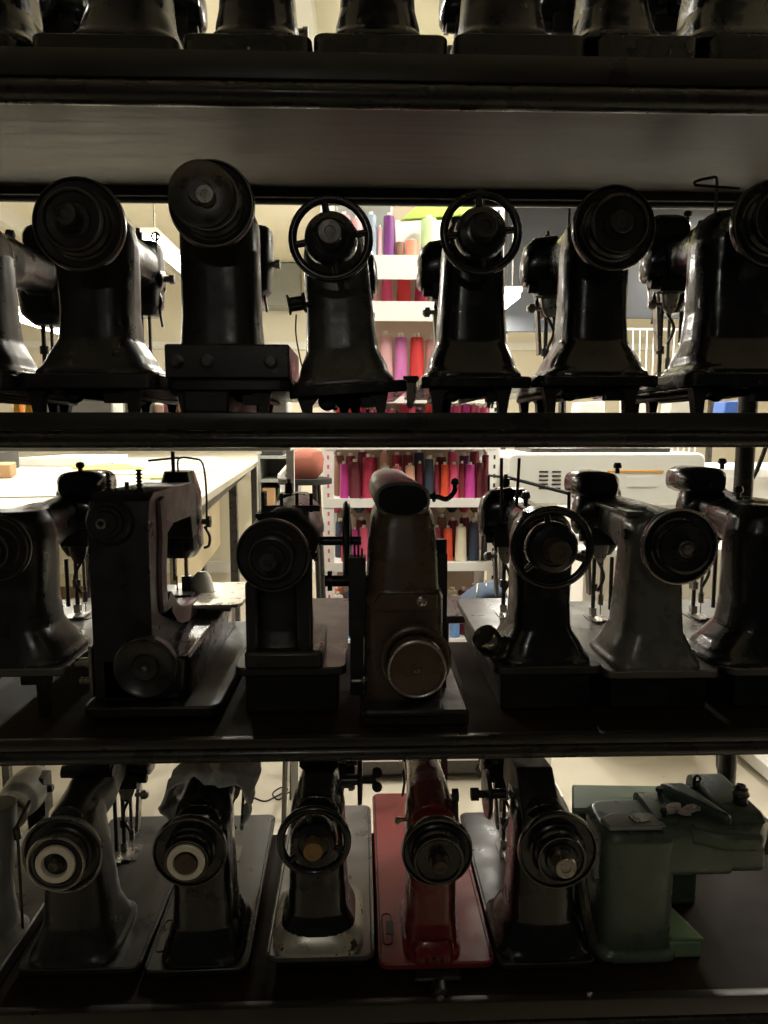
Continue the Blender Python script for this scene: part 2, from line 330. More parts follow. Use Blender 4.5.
def head_parts(root, x, y, zt, zb, m, fm='chrome', side=-1, rich=1, knobm='dark_steel'):
    """needle end of the arm: face plate, needle bar, presser bar and foot, lever, tension; x,y = head centre"""
    b = nb(); loft_y(b, [(y + .030, x, (zt + zb) / 2, .022, (zt - zb) * .44, 3.2), (y + .035, x, (zt + zb) / 2, .021, (zt - zb) * .43, 3)]); obj('face_plate', b, fm, root)
    b = nb(); cyl(b, (x + .006, y, .035), (x + .006, y, zb + .02), .0035); cyl(b, (x + .006, y, .03), (x + .006, y, .052), .0055); cyl(b, (x + .006, y, .008), (x + .006, y, .03), .0011, 8)
    obj('needle_bar', b, 'steel', root)
    b = nb(); cyl(b, (x - .01, y, .018), (x - .01, y, zt + .028), .0042); cyl(b, (x - .01, y, zt), (x - .01, y, zt + .02), .0085, 18); cyl(b, (x - .01, y, .06), (x - .01, y, .075), .008)
    pb = obj('presser_bar', b, knobm, root)
    b = nb(); box(b, x - .016, x - .004, y - .006, y + .006, .008, .024); box(b, x - .016, x + .012, y - .035, y + .01, .0035, .0065); box(b, x - .016, x - .004, y - .045, y - .03, .005, .010, R('X', 20)); obj('presser_foot', b, 'steel', root)
    if rich:
        s = side
        b = nb(); tube(b, smoothpts([(x + s * .024, y - .01, zb + .055), (x + s * .033, y - .012, zb + .03), (x + s * .03, y - .012, zb + .01), (x + s * .034, y - .012, zb - .02)]), .0028); obj('lifting_lever', b, 'dark_steel', root)
        b = nb(); c = Vector((x + s * .026, y - .012, (zt + zb) / 2 + .0))
        lathe(b, [(0, 0), (.004, 0), (.004, .006), (.014, .007), (.016, .0085), (.006, .011), (.016, .0135), (.014, .015), (.006, .016), (.006, .024), (.009, .025), (.009, .034), (0, .034)], c, (s, 0, 0), 24); obj('tension_assembly', b, 'steel', root)
        b = nb(); tube(b, smoothpts([(x + s * .02, y + .015, zb + .03), (x + s * .032, y + .016, zb + .05), (x + s * .034, y + .016, zb + .07), (x + s * .026, y + .016, zb + .078)]), .0022); obj('take_up_lever', b, 'chrome', root)

def knob(bm, c, h=.02, r=.008):
    lathe(bm, [(0, 0), (r * .55, 0), (r * .55, h * .45), (r, h * .5), (r * 1.05, h * .7), (r * .8, h * .95), (0, h)], c, (0, 0, 1), 18)

def machine(label, shelf, base, bedW, wheel, col, flare, Yf=1.12, L=.47, kind='pulley', m='black', hub=(10, 'dark_steel'), bedm=None, arm=None, bed_h=None,
            side=None, opts=(), rz=0, ry=0, hl=.03, rim2=.62, ringm=None, wheelm=None, name='sewing_machine', spokes=3, face='chrome', neck=None, group=None, cap=.045, colm=None, legs=True, headdx=0, wy=None, bdx=0, HY=.325, lift=.018, hw=.034):
    """base=(px,py) of the middle of the bed's front top edge; sizes in picture pixels at that distance; wheel=(px,py,r)"""
    zs = ZT[shelf]; B = P(base[0], base[1], Yf); zb = B.z; h0 = zb - zs
    wyl = -.035 if wy is None else wy           # wheel plane, local y
    Yw = Yf + wyl
    Wp = P(wheel[0], wheel[1], Yw); k = MPP(base[0], base[1], Yf); kw = MPP(wheel[0], wheel[1], Yw)
    cx = Wp.x; hz = Wp.z - zb
    W = bedW * k; wm = col * k / 2; wf = flare * k / 2; r = wheel[2] * kw
    wt = (neck or col) * k / 2
    root = thing(name, label, 'sewing machine', (B.x, Yf, zs), rz, group, ry)
    wx = cx - B.x                               # lateral offset of the wheel from the bed's middle
    ox = wx + bdx * k                           # and of the column
    bedm = bedm or m
    side = side if side is not None else (-1 if cx > 0 else 1)
    # everything above the bed lives in coordinates whose z=0 is the bed top
    up = Vector((0, 0, h0))
    def place(o): o.location = up; return o
    class Up:   # helper parent translating parts: children get location
        pass
    kids_before = set(root.children)
    # --- body casting
    aw = (arm or .04)
    b = nb()
    loft_z(b, [(-.004, ox, .085, wf, .085, 4.5), (.006, ox, .085, wf * .99, .084, 4.5), (.014, ox, .083, wf * .9, .078, 4), (.03, ox, .081, wf * .55 + wm * .45, .07, 3.6), (.055, ox, .08, wm * 1.06, .062, 3.4),
               (.1, ox, .078, wm, .056, 3.4), (hz * .75, ox, .076, wm * .4 + wt * .6, .054, 3.2), (hz, ox, .074, wt, .055, 3), (hz + cap * .6, ox, .075, wt * .9, .05, 2.8), (hz + cap, ox, .078, wt * .62, .036, 2.4)], 32)
    loft_y(b, [(.03, ox, hz, min(wt, r) * .8, .04, 2.4), (.1, ox, hz + .002, wt * .86, .046, 2.6), (.15, ox, hz + .006, aw * 1.02, .043, 2.6), (.2, ox, hz + lift * .6, aw * .9, .037, 2.6), (HY - .05, ox, hz + lift * .9, aw * .84, .036, 2.6), (HY, ox, hz + lift, aw * .8, .04, 3)], 28)
    hx = ox + headdx
    zt_, hb = hz + lift + .045, max(.09, hz - .075)
    loft_z(b, [(hb, hx, HY, .02, .024, 3.5), (hb + .02, hx, HY, hw * .9, .036, 3.5), (hz, hx, HY, hw, .04, 3.5), (zt_ - .008, hx, HY, hw, .038, 3.5), (zt_, hx, HY, hw * .86, .032, 3)], 24)
    o = fuse(obj('body', b, colm or m, root)); place(o)
    # --- bed
    b = nb(); bh = min(h0 - .002, bed_h if bed_h else .02)
    prism(b, rrect(-W / 2, W / 2, 0, L + .01, min(.018, W * .12), 5), 'z', -min(bh, .014) if 'plate' in opts else -bh, 0)
    bed = place(obj('bed', b, bedm, root, bevel=.0025))
    if 'plate' in opts:   # engraved slide-plate outlines
        b = nb(); x = -W / 2 + .018
        pts = [Vector((px, py, .0006)) for px, py in rrect(x - .008, x + .008, .045, .125, .0079, 5)]; pts.append(pts[0])
        tube(b, pts, .0011, 6); place(obj('slide_plate', b, 'oval', root))
        b = nb(); tube(b, [(-W / 2 + .006, .01, .0002), (-W / 2 + .006, L - .005, .0002)], .0012, 6); tube(b, [(W / 2 - .006, .01, .0002), (W / 2 - .006, L - .005, .0002)], .0012, 6); place(obj('edge_groove', b, 'oval', root))
    b = nb(); prism(b, rrect(hx - .022, hx + .022, HY - .03, HY + .03, .004, 3), 'z', 0, .0018); place(obj('throat_plate', b, 'dark_steel', root))
    # --- underside
    if legs:
        b = nb()
        if legs == 'feet':
            for sx, y0, o_ in ((-1, .012, .0), (1, .012, .018), (-1, L - .06, .05), (1, L - .06, .06)):
                w_ = W / 2 - o_
                b = nb(); prism(b, [(sx * (w_ - .012), -bh + .002), (sx * (w_ - .046), -bh + .002), (sx * (w_ - .034), -bh - .012), (sx * (w_ - .032), -h0 + .001), (sx * (w_ - .02), -h0 + .001), (sx * (w_ - .016), -bh - .014)][::sx], 'y', y0, y0 + .02); place(obj('bed_foot', b, 'grimy', root))
            b = nb(); cyl(b, (-.035, .03, -bh - .006), (-.035, L - .06, -bh - .006), .006); cyl(b, (.03, .03, -bh - .006), (.03, L - .06, -bh - .006), .005)
            lathe(b, [(0, 0), (.013, 0), (.015, .01), (.012, .02), (0, .022)], (-.035, .05, -bh - .006), (0, -1, 0), 18)
            box(b, .018, .05, .02, .04, -bh - .02, -bh + .002); loft_y(b, [(.06, .0, -bh - .002, .04, .009, 2.4), (.1, .0, -bh - .003, .036, .011, 2.4)])
            place(obj('drive_mechanism', b, 'grimy', root))
        else:
            b = nb(); box(b, -W * .42, W * .42, .02, L - .03, -h0 + .001, -min(bh, .014) + .002); place(obj('under_tray', b, 'grimy', root, bevel=.004))
    # --- wheel, head parts
    for o2 in (handwheel(root, kind, wx, hz, wyl, r, hub[0] * kw, hub[1], wheelm or m, rim2, hublen=hl, ringm=ringm, spokes=spokes),): place(o2)
    b = nb(); cyl(b, (wx, wyl + .004, hz), (ox, .04, hz), max(.012, min(.02, r * .3)), 20); place(obj('shaft_collar', b, 'dark_steel', root))
    before = set(root.children)
    head_parts(root, hx, HY, zt_, hb, m, face, side)
    if 'pins' in opts:
        for (px_, py_) in ((-.012, .1), (.014, .16)):
            b = nb(); cyl(b, (ox + px_, py_, hz + .03), (ox + px_, py_, hz + cap + .03), .0022, 8); knob(b, (ox + px_, py_, hz + cap - .006), .012, .006); obj('spool_pin', b, 'dark_steel', root)
    if 'knobs' in opts:
        b = nb(); knob(b, (ox, .19, hz + .042), .026, .008); cyl(b, (ox, .19, hz + .02), (ox, .19, hz + .046), .004); obj('oil_cap', b, 'dark_steel', root)
    if 'lid' in opts:
        b = nb(); prism(b, rrect(ox - wt * .75, ox + wt * .75, .05, .12, .01), 'z', hz + cap - .006, hz + cap + .003); obj('top_cover', b, m, root, bevel=.002)
    if 'clamp' in opts:      # gear housing, nickel plate and clamp on the viewer's side of the head
        s = side; y0 = HY - .05
        b = nb(); loft_x(b, [(hx + s * .01, y0, hz + .022, .036, .048, 2.3), (hx + s * .05, y0, hz + .018, .036, .046, 2.3), (hx + s * .066, y0, hz + .012, .03, .038, 2.2), (hx + s * .072, y0, hz + .006, .018, .024, 2.2)]); obj('gear_housing', b, 'black', root)
        b = nb(); loft_y(b, [(y0 + .004, hx + s * .018, hz - .03, .017, .05, 2.2), (y0 - .008, hx + s * .018, hz - .03, .018, .052, 2.2), (y0 - .012, hx + s * .018, hz - .03, .012, .045, 2.2)]); obj('side_cover', b, 'silver' if face == 'chrome' else face, root)
        b = nb(); box(b, hx + s * -.006, hx + s * .046, y0 - .03, y0, hz - .045, hz - .014); cyl(b, (hx + s * .04, y0 - .015, hz - .03), (hx + s * .062, y0 - .015, hz - .03), .009); obj('clamp_block', b, 'grimy', root, bevel=.002)
        b = nb(); lathe(b, [(0, 0), (.004, 0), (.004, .012), (.009, .013), (.009, .022), (.005, .026), (0, .026)], (hx + s * .036, y0 - .01, hz - .066), (s, 0, 0), 16); obj('adjusting_knob', b, 'steel', root)
        b = nb(); box(b, hx + s * .032, hx + s * .038, y0, y0 + .02, max(.05, hz - .15), hz - .06, R('Y', s * 4)); obj('guard_strip', b, 'steel', root)
        b = nb(); tube(b, smoothpts([(hx + s * .02, y0, hz - .08), (hx + s * .01, y0 - .01, hz - .11), (hx + s * .022, y0 - .01, max(.04, hz - .14))]), .003); cyl(b, (hx - s * .012, y0 + .01, hb), (hx - s * .012, y0 + .01, .03), .004); obj('lifter_rod', b, 'dark_steel', root)
    if 'topblock' in opts:
        b = nb(); zb_ = hz + lift + .05
        loft_y(b, [(HY - .075, hx + side * .03, zb_, .036, .022, 3), (HY - .065, hx + side * .03, zb_ + .002, .042, .027, 3), (HY + .02, hx + side * .03, zb_ + .002, .042, .027, 3), (HY + .03, hx + side * .03, zb_, .036, .022, 3)]); obj('cam_housing', b, 'black', root)
        b = nb(); knob(b, (hx + .02, HY - .03, zb_ + .024), .022, .008); obj('oil_cap', b, 'dark_steel', root)
    if 'wing' in opts:      # disc at the side with its butterfly nut
        s = 1 if 'wing_r' in opts else -1
        c = Vector((ox + s * (wm + .018), .16, hz - .0 if 'wing_r' in opts else hz - .01))
        b = nb(); lathe(b, [(0, 0), (.042, 0), (.044, .003), (.042, .008), (.012, .01), (0, .01)], c, (s, 0, 0), 40); cyl(b, c - Vector((s * .03, 0, 0)), c, .009); dsk = obj('tension_wheel', b, 'dark_steel', root)
        b = nb(); cyl(b, c + Vector((s * .008, 0, 0)), c + Vector((s * .03, 0, 0)), .007)
        if 'wing_r' in opts:
            for q in (-1, 1): lathe(b, [(0, -.004), (.009, -.003), (.01, 0), (.009, .003), (0, .004)], c + Vector((s * .036, 0, q * .014)), (.3, 1, 0), 18); cyl(b, c + Vector((s * .026, 0, 0)), c + Vector((s * .036, 0, q * .012)), .005)
        else: lathe(b, [(0, 0), (.012, 0), (.012, .014), (0, .014)], c + Vector((s * .02, 0, 0)), (s, 0, 0), 8)
        obj('wing_nut', b, 'rubber', root)
    for q in set(root.children) - before: q.location = up
    return root, dict(ox=ox, hz=hz, h0=h0, up=up, W=W, r=r, wm=wm, L=L, hx=hx, k=k)
def extra(root, D, name, bm, m, **kw):
    o = obj(name, bm, m, root, **kw); o.location = D['up']; return o
# ------------------------------------------------------------------ top row (only bases and necks in view)
mt = dict(L=.45, rim2=.6, legs=False, bed_h=.06, arm=.03, neck=70, hw=.024)
machine('black sewing machine cut by the left frame edge on the top shelf', 0, (-45, 34), 120, (-45, -110, 44), 70, 100, m='black', opts=('clamp',), **mt)
machine('black sewing machine with wide flared base, leftmost whole base on the top shelf', 0, (102, 33), 146, (104, -112, 46), 80, 112, m='matt', opts=('clamp',), **mt)
r1, D1 = machine('black sewing machine on the top shelf with a small bright bolt hole in its base', 0, (246, 33), 130, (246, -112, 44), 76, 96, m='black', opts=('pins',), **mt)
b = nb(); lathe(b, [(0, 0), (.0022, 0), (.002, .002), (0, .002)], (.004, -.001, -.022), (0, -1, 0), 16); extra(r1, D1, 'bolt_head', b, 'chrome')
machine('black sewing machine on the top shelf, centre of the photo', 0, (381, 33), 136, (379, -112, 44), 76, 100, m='black', opts=('knobs',), **mt)
machine('black sewing machine on the top shelf with chrome head parts at its left', 0, (522, 33), 134, (516, -112, 44), 78, 100, m='matt', opts=('clamp', 'pins'), **mt)
machine('black sewing machine on the top shelf, second from the right frame edge', 0, (650, 34), 106, (640, -112, 40), 66, 90, m='black', opts=('clamp',), **mt)
machine('black sewing machine cut by the right frame edge on the top shelf', 0, (775, 34), 130, (768, -112, 44), 80, 110, m='black', opts=('clamp',), **mt)

# ------------------------------------------------------------------ second row
machine('black sewing machine cut by the left frame edge on the second shelf', 1, (-55, 373), 124, (-50, 236, 42), 62, 96, m='matt', bdx=-14, hw=.048, opts=('knobs', 'topblock'), bed_h=.024, legs='feet', Yf=1.1)
r1, D1 = machine('large black sewing machine with dark multi-groove pulley, leftmost full pulley on the second shelf', 1, (86, 373), 142, (80, 225, 46), 74, 122, m='matt', hub=(12, 'dark_steel'), opts=('knobs', 'pins'), bed_h=.024, legs='feet', hl=.03, neck=80, rim2=.68, bedm='matt', bdx=-9)
b = nb(); tube(b, smoothpts([(.03, .3, D1['hz'] + .03), (.032, .3, D1['hz'] + .07), (.03, .31, D1['hz'] + .075)]), .002); torus(b, (.03, .3, D1['hz'] + .07), (0, 1, 0), .007, .0018, 18, 6); extra(r1, D1, 'thread_guide', b, 'wire')
b = nb(); cyl(b, (D1['ox'] - .052, .06, D1['hz'] + .0), (D1['ox'] - .056, .06, D1['hz'] + .088), .003); extra(r1, D1, 'tall_pin', b, 'wire')
r1, D1 = machine('tall black sewing machine on a bolted box base, highest pulley on the second shelf', 1, (228, 379), 124, (212, 205, 43), 80, 92, m='matt', hub=(9, 'steel'), opts=('knobs',), bed_h=.018, legs='feet', neck=80, hw=.046, headdx=.008, rim2=.74, hl=.022, cap=.03, arm=.038, bdx=-6)
b = nb(); prism(b, rrect(-.094, .094, 0, .052, .004), 'y', -.004, .17); case = extra(r1, D1, 'base_box', b, 'matt', bevel=.003)
for x in (-.076, -.03, .066):
    b = nb(); lathe(b, [(0, 0), (.011, 0), (.011, .002), (.007, .003), (.007, .006), (0, .006)], (x, -.004, .026), (0, -1, 0), 20); obj('bolt', b, 'dark_steel', case)
b = nb(); lathe(b, [(0, 0), (.044, 0), (.046, .002), (.046, .02), (.04, .024), (.018, .024), (.015, .034), (0, .034)], (D1['ox'], -.045, D1['hz'] + .006), (0, -1, 0), 40); extra(r1, D1, 'pulley_flange', b, 'dark_steel')
b = nb(); box(b, D1['ox'] - .05, D1['ox'] + .02, .0, .3, -D1['h0'] + .002, -.018); extra(r1, D1, 'under_block', b, 'grimy', bevel=.004)
b = nb(); box(b, -.092, -.06, .02, .34, -.034, -.006, R('X', -4)); extra(r1, D1, 'side_arm', b, 'steel', bevel=.003)
r1, D1 = machine('charcoal grey sewing machine tilted to one side with spoked handwheel on the second shelf', 1, (350, 383), 120, (343, 238, 42), 72, 106, m='charcoal', wheelm='black', kind='spoked', hub=(12, 'dark_steel'), bedm='black', ry=math.radians(-4), opts=('clamp',), bed_h=.018, legs='feet', neck=66, spokes=4, arm=.032, side=1, bdx=2)
b = nb(); lathe(b, [(0, 0), (.0155, 0), (.0155, .003), (.011, .005), (.011, .022), (.0155, .025), (.0155, .028), (0, .028)], (D1['ox'] - .078, .02, D1['hz'] - .08), (1, .1, .1), 24); cyl(b, (D1['ox'] - .06, .02, D1['hz'] - .08), (D1['ox'] - .03, .04, D1['hz'] - .08), .004)
extra(r1, D1, 'bobbin_winder', b, 'black')
b = nb(); x0 = D1['ox'] - .066; z0 = D1['hz'] - .095
tube(b, smoothpts([(x0, .02, z0), (x0 - .003, .02, z0 - .03), (x0 + .001, .02, z0 - .07), (x0 + .006, .02, z0 - .1), (x0 - .004, .02, z0 - .105), (x0 + .01, .02, z0 - .112), (x0 - .006, .02, z0 - .122), (x0 + .008, .02, z0 - .128)]), .0013, 6); extra(r1, D1, 'loose_thread', b, 'wire')
r1, D1 = machine('glossy black sewing machine with spoked handwheel and bent wire hook on the second shelf', 1, (478, 376), 112, (481, 233, 41), 69, 102, m='black', kind='spoked', hub=(12, 'grimy'), opts=('clamp', 'lid'), bed_h=.018, legs='feet', neck=62, spokes=4, bdx=2)
b = nb(); hz = D1['hz']; x = D1['ox'] + .014
tube(b, [(x, .05, hz + .03), (x, .05, hz + .084), (x - .004, .05, hz + .088), (x - .026, .045, hz + .078)], .0022); extra(r1, D1, 'thread_hook', b, 'steel')
r1, D1 = machine('glossy black sewing machine with solid round pulley, second from right on the second shelf', 1, (600, 375), 126, (613, 229, 42), 66, 110, m='black', hub=(11, 'grimy'), opts=('clamp', 'pins'), bed_h=.018, legs='feet', rim2=.7, hl=.012, face='chrome', bdx=4)
b = nb(); tube(b, [(D1['hx'] - .03, .42, D1['hz'] + .03), (D1['hx'] - .02, .25, D1['hz'] + .045), (D1['ox'] - .02, .06, D1['hz'] + .06)], .0011, 6); extra(r1, D1, 'thread_wire', b, 'wire')
r1, D1 = machine('glossy black sewing machine with tall wire loop, right end of the second shelf', 1, (752, 372), 128, (772, 224, 43), 82, 112, m='black', hub=(11, 'dark_steel'), opts=('clamp', 'knobs', 'topblock'), bed_h=.024, legs='feet', rim2=.68, face='chrome', neck=86, arm=.05)
b = nb(); hz = D1['hz']; x = D1['ox'] - .04
tube(b, smoothpts([(x, .06, hz + .03), (x, .06, hz + .09), (x - .01, .06, hz + .096), (x - .034, .06, hz + .09), (x - .036, .058, hz + .084)]) + [Vector((x + .034, .055, hz + .078))], .0024); extra(r1, D1, 'thread_loop', b, 'wire')

# ------------------------------------------------------------------ third row
r1, D1 = machine('dull black sewing machine cut by the left frame edge on the third shelf', 2, (2, 669), 124, (-2, 548, 33), 62, 108, m='matt', bdx=-12, legs='feet', bedm='bedsteel', opts=('topblock', 'clamp'), bed_h=.014, hub=(10, 'dark_steel'), face='dark_steel', neck=70)
# the narrow C-frame machine
Yc = 1.13; zt = P(116, 494, Yc).z; zs = ZT[2]; cx = P(117, 560, Yc).x; k = MPP(117, 560, Yc)
r1 = thing('sewing_machine', 'black C-frame sewing machine with faded maroon throat, small top pulley and large low disc', 'sewing machine', (cx, Yc, zs)); H = zt - zs
b = nb()
arc = smoothpts([(.09, H - .085, 0), (.078, H - .13, 0), (.08, H - .19, 0), (.102, .185, 0), (.15, .15, 0), (.22, .132, 0), (.31, .126, 0)], 4)
arc = [(v.x, v.y) for v in arc]
out = [(0, .03), (0, H - .05), (.012, H - .012), (.04, H), (.30, H - .004), (.35, H - .02), (.36, H - .06), (.35, H - .11), (.30, H - .115), (.288, H - .07), (.16, H - .066)] + arc + [(.44, .124), (.45, .11), (.45, .03)]
prism(b, out, 'x', -.044, .05); body = obj('body', b, 'matt', r1, bevel=.014); body.modifiers['bevel'].segments = 3
arc = [(.082, H - .012), (.088, H - .05)] + arc
b = nb(); off = []
for n_i in range(len(arc)):
    a0, a1 = arc[max(n_i - 1, 0)], arc[min(n_i + 1, len(arc) - 1)]; dx, dz = a1[0] - a0[0], a1[1] - a0[1]; q_ = math.hypot(dx, dz)
    off.append((arc[n_i][0] + dz / q_ * .03, arc[n_i][1] - dx / q_ * .03))
prism(b, [(p_[0] + .0005, p_[1] + .0005) for p_ in arc] + off[::-1], 'x', .03, .056); obj('throat_rim', b, 'maroon', r1)
b = nb(); prism(b, rrect(-.048, .105, .0, .46, .02), 'z', .028, .1); obj('lower_case', b, 'black', r1, bevel=.006)
b = nb(); prism(b, rrect(-.056, .16, -.03, .48, .02), 'z', .012, .03); box(b, -.05, .15, .0, .44, .0, .014); obj('base_plate', b, 'grimy', r1, bevel=.003)
b = nb(); prism(b, rrect(-.02, .15, .25, .46, .02), 'z', .118, .1245); box(b, .07, .12, .3, .44, .098, .119); obj('bed', b, 'silver', r1)
zw = P(105, 523, 1.1).z - zs; xw = P(105, 523, 1.1).x - cx
b = nb(); lathe(b, [(0, -.02), (.034, -.02), (.035, -.004), (.031, 0), (.026, 0), (.024, .006), (.019, .006), (.017, .012), (.011, .012), (0, .012)], (xw, -.02, zw), (0, -1, 0), 40); w = obj('handwheel', b, 'grimy', r1)
b = nb(); lathe(b, [(.0045, 0), (.008, 0), (.008, .01), (.0045, .01), (.0045, 0)], (xw - .002, -.033, zw), (0, -1, 0), 24); obj('hub', b, 'chrome', w)
p = P(144, 669, 1.09); xw, zw = p.x - cx, p.z - zs
b = nb(); lathe(b, [(0, -.012), (.046, -.012), (.049, -.009), (.049, .006), (.046, .009), (.042, .006), (.022, .002), (.019, .006), (.008, .008), (0, .008)], (xw, -.03, zw), (0, -1, 0), 48); w = obj('drive_disc', b, 'matt', r1)
b = nb(); lathe(b, [(0, .006), (.004, .006), (.004, .01), (0, .01)], (xw, -.03, zw), (0, -1, 0), 12); obj('centre_pin', b, 'steel', w)
for x, h, cl in ((-.026, .05, 1), (.004, .035, 0), (.024, .055, 2)):
    b = nb(); cyl(b, (x, .05, H - .01), (x, .05, H + h - .02), .0034, 10)
    for q in range(cl * 3): torus(b, (x, .05, H + .004 + q * .006), (0, 0, 1), .004, .0016, 14, 6)
    cyl(b, (x, .05, H - .005), (x, .05, H + .003), .009, 14); obj('spool_pin', b, 'dark_steel', r1)
b = nb(); loft_z(b, [(H - .16, .012, .36, .03, .04, 3), (H - .14, .012, .36, .042, .052, 3), (H - .03, .012, .36, .04, .05, 3), (H + .015, .012, .36, .028, .035, 3)]); obj('head_cover', b, 'black', r1)
b = nb(); 
for x in (-.005, .02): cyl(b, (x, .36, .15), (x, .36, H - .13), .0042)
cyl(b, (.0, .36, .126), (.0, .36, .16), .0016, 8); obj('needle_bar', b, 'steel', r1)
b = nb(); box(b, -.012, .04, .31, .375, .1245, .130); box(b, .012, .03, .35, .37, .13, .16); obj('presser_foot', b, 'dark_steel', r1)
b = nb(); tube(b, smoothpts([(.01, .36, H + .01), (.012, .36, H + .04), (.04, .36, H + .04), (.06, .36, H + .03), (.066, .36, H - .03), (.064, .36, H - .11)]), .0022); cyl(b, (.0, .36, H + .01), (.0, .36, H + .055), .004); cyl(b, (-.05, .36, H + .036), (.012, .36, H + .042), .0025); obj('thread_guide', b, 'dark_steel', r1)
b = nb(); lathe(b, [(0, 0), (.006, 0), (.006, .01), (.012, .011), (.012, .018), (0, .02)], (.055, .36, H - .09), (1, 0, 0), 18); tube(b, smoothpts([(.06, .36, H - .1), (.07, .36, H - .12), (.068, .36, H - .14), (.058, .36, H - .145)]), .003); obj('tension_assembly', b, 'dark_steel', r1)
b = nb(); cyl(b, (-.048, .01, .09), (-.075, .01, .09), .008); cyl(b, (-.048, .01, .06), (-.07, .01, .06), .006); box(b, -.052, -.047, .0, .05, .035, .12); obj('stitch_regulator', b, 'steel', r1)

r1, D1 = machine('black cylinder-arm sewing machine with round pulley and a large disc standing edge-on at its right', 2, (290, 668), 112, (273, 555, 37), 62, 66, m='matt', hub=(9, 'dark_steel'), opts=('lid',), bed_h=.014, arm=.05, neck=66, hl=.034, rim2=.6, cap=.05, bedm='blackplate', headdx=.0)
b = nb(); hz = D1['hz']; lathe(b, [(0, 0), (.064, 0), (.07, .003), (.071, .008), (.068, .012), (.05, .012), (.02, .016), (0, .016)], (.083, .14, hz - .006), (1, 0, 0), 56); cyl(b, (.03, .14, hz - .006), (.115, .14, hz - .006), .008); extra(r1, D1, 'side_disc', b, 'matt')
b = nb(); cyl(b, (.05, .14, hz - .078), (.13, .14, hz - .078), .01); lathe(b, [(0, 0), (.018, 0), (.018, .008), (0, .008)], (.055, .14, hz - .078), (1, 0, 0), 20); extra(r1, D1, 'lower_shaft', b, 'grimy')
b = nb(); lathe(b, [(0, 0), (.044, 0), (.052, .01), (.054, .06), (.054, .2), (.046, .3), (0, .31)], (D1['ox'] + .01, .02, hz + .006), (0, 1, .03), 40); extra(r1, D1, 'arm_barrel', b, 'matt')
b = nb(); box(b, -.05, .045, .09, .1, hz + .052, hz + .062); box(b, -.052, -.046, .08, .11, hz + .05, hz + .085)
for x in (-.02, .006, .03): cyl(b, (x, .1, hz + .05), (x, .1, hz + .082), .003, 10)
extra(r1, D1, 'thread_guide', b, 'grimy')
b = nb(); prism(b, rrect(D1['ox'] - .052, D1['ox'] + .072, -.01, .16, .008), 'z', 0, .03); extra(r1, D1, 'base_block', b, 'matt', bevel=.006)
b = nb(); box(b, D1['ox'] + .03, D1['ox'] + .056, .0, .02, .02, hz); box(b, D1['ox'] - .05, D1['ox'] - .03, .0, .02, .02, hz - .05); extra(r1, D1, 'column_rib', b, 'matt', bevel=.005)
b = nb(); cyl(b, (.098, .02, -.03), (.12, .02, -.03), .004); knob(b, (.118, .02, -.036), .014, .006); extra(r1, D1, 'wing_screw', b, 'steel')
b = nb(); lathe(b, [(0, 0), (.004, 0), (.004, .012), (.007, .013), (.007, .017), (0, .018)], (D1['ox'] + .045, .06, hz - .02), (1, -.3, 0), 16); extra(r1, D1, 'oil_cup', b, 'chrome')

# the brown machine
Yc = 1.12; B = P(408, 692, Yc - .03); cx = P(405, 600, Yc).x; zb = B.z; k = MPP(405, 600, Yc); zs = ZT[2]
r1 = thing('sewing_machine', 'brown hooded sewing machine with a large low handwheel and crank on top', 'sewing machine', (cx, Yc, zs))
zz = lambda y: P(405, y, Yc).z - zs
b = nb(); box(b, -.072, .1, -.04, .42, .0, .026); box(b, -.065, .06, -.045, .0, .016, .03); obj('base_plate', b, 'grimy', r1, bevel=.005)
b = nb(); loft_z(b, [(.02, -.0, .1, 42 * k, .1, 6), (.03, 0, .1, 41 * k, .1, 6), (zz(600), 0, .1, 41 * k, .1, 6), (zz(594), 0, .1, 39 * k, .095, 5)], 36)
loft_z(b, [(zz(600), 0, .098, 38 * k, .094, 4.5), (zz(560), 0, .1, 37 * k, .086, 4), (zz(528), 0, .104, 34 * k, .08, 3.6), (zz(518), 0, .106, 32 * k, .077, 3.4), (zz(511), 0, .108, 28 * k, .07, 3)], 36)
fuse(obj('body', b, 'brown', r1), .0028)
b = nb(); prism(b, rrect(-.03, .034, zz(612), zz(596), .005), 'y', .0, .01); prism(b, [(-.052, zz(606)), (-.04, zz(594)), (.052, zz(594)), (.052, zz(610)), (.02, zz(611)), (-.045, zz(611))], 'y', -.004, .01); cov = obj('front_cover', b, 'brown', r1, bevel=.002)
b = nb(); lathe(b, [(0, 0), (.0085, 0), (.0085, .003), (.006, .004), (.003, .002), (0, .002)], (.026, -.004, zz(601)), (0, -1, 0), 24); obj('screw', b, 'steel', cov)
b = nb(); loft_y(b, [(.03, -.002, zz(502), 25 * k, 15 * k, 2.6), (.036, -.002, zz(502), 28 * k, 18 * k, 2.6), (.3, -.01, zz(502), 27 * k, 18 * k, 2.6), (.4, -.01, zz(500), 24 * k, 17 * k, 2.6)]); obj('arm', b, 'palegrey', r1)
b = nb(); loft_y(b, [(.0285, -.002, zz(502), 25 * k, 15 * k, 2.6), (.026, -.002, zz(502), 24 * k, 14 * k, 2.6)]); cyl(b, (-.012, .027, zz(500)), (-.012, .02, zz(500)), .005); cyl(b, (.012, .027, zz(508)), (.012, .02, zz(508)), .004); obj('end_cap', b, 'black', r1)
b = nb(); tube(b, smoothpts([(.03, .05, zz(500)), (.055, .05, zz(500)), (.07, .045, zz(502)), (.082, .04, zz(494)), (.083, .04, zz(486))]), .0042); lathe(b, [(0, -.007), (.006, -.004), (.007, 0), (.006, .004), (0, .007)], (.083, .04, zz(484)), (0, 0, 1), 16); torus(b, (.05, .05, zz(500)), (1, 0, 0), .006, .003, 18, 8); obj('crank', b, 'black', r1)
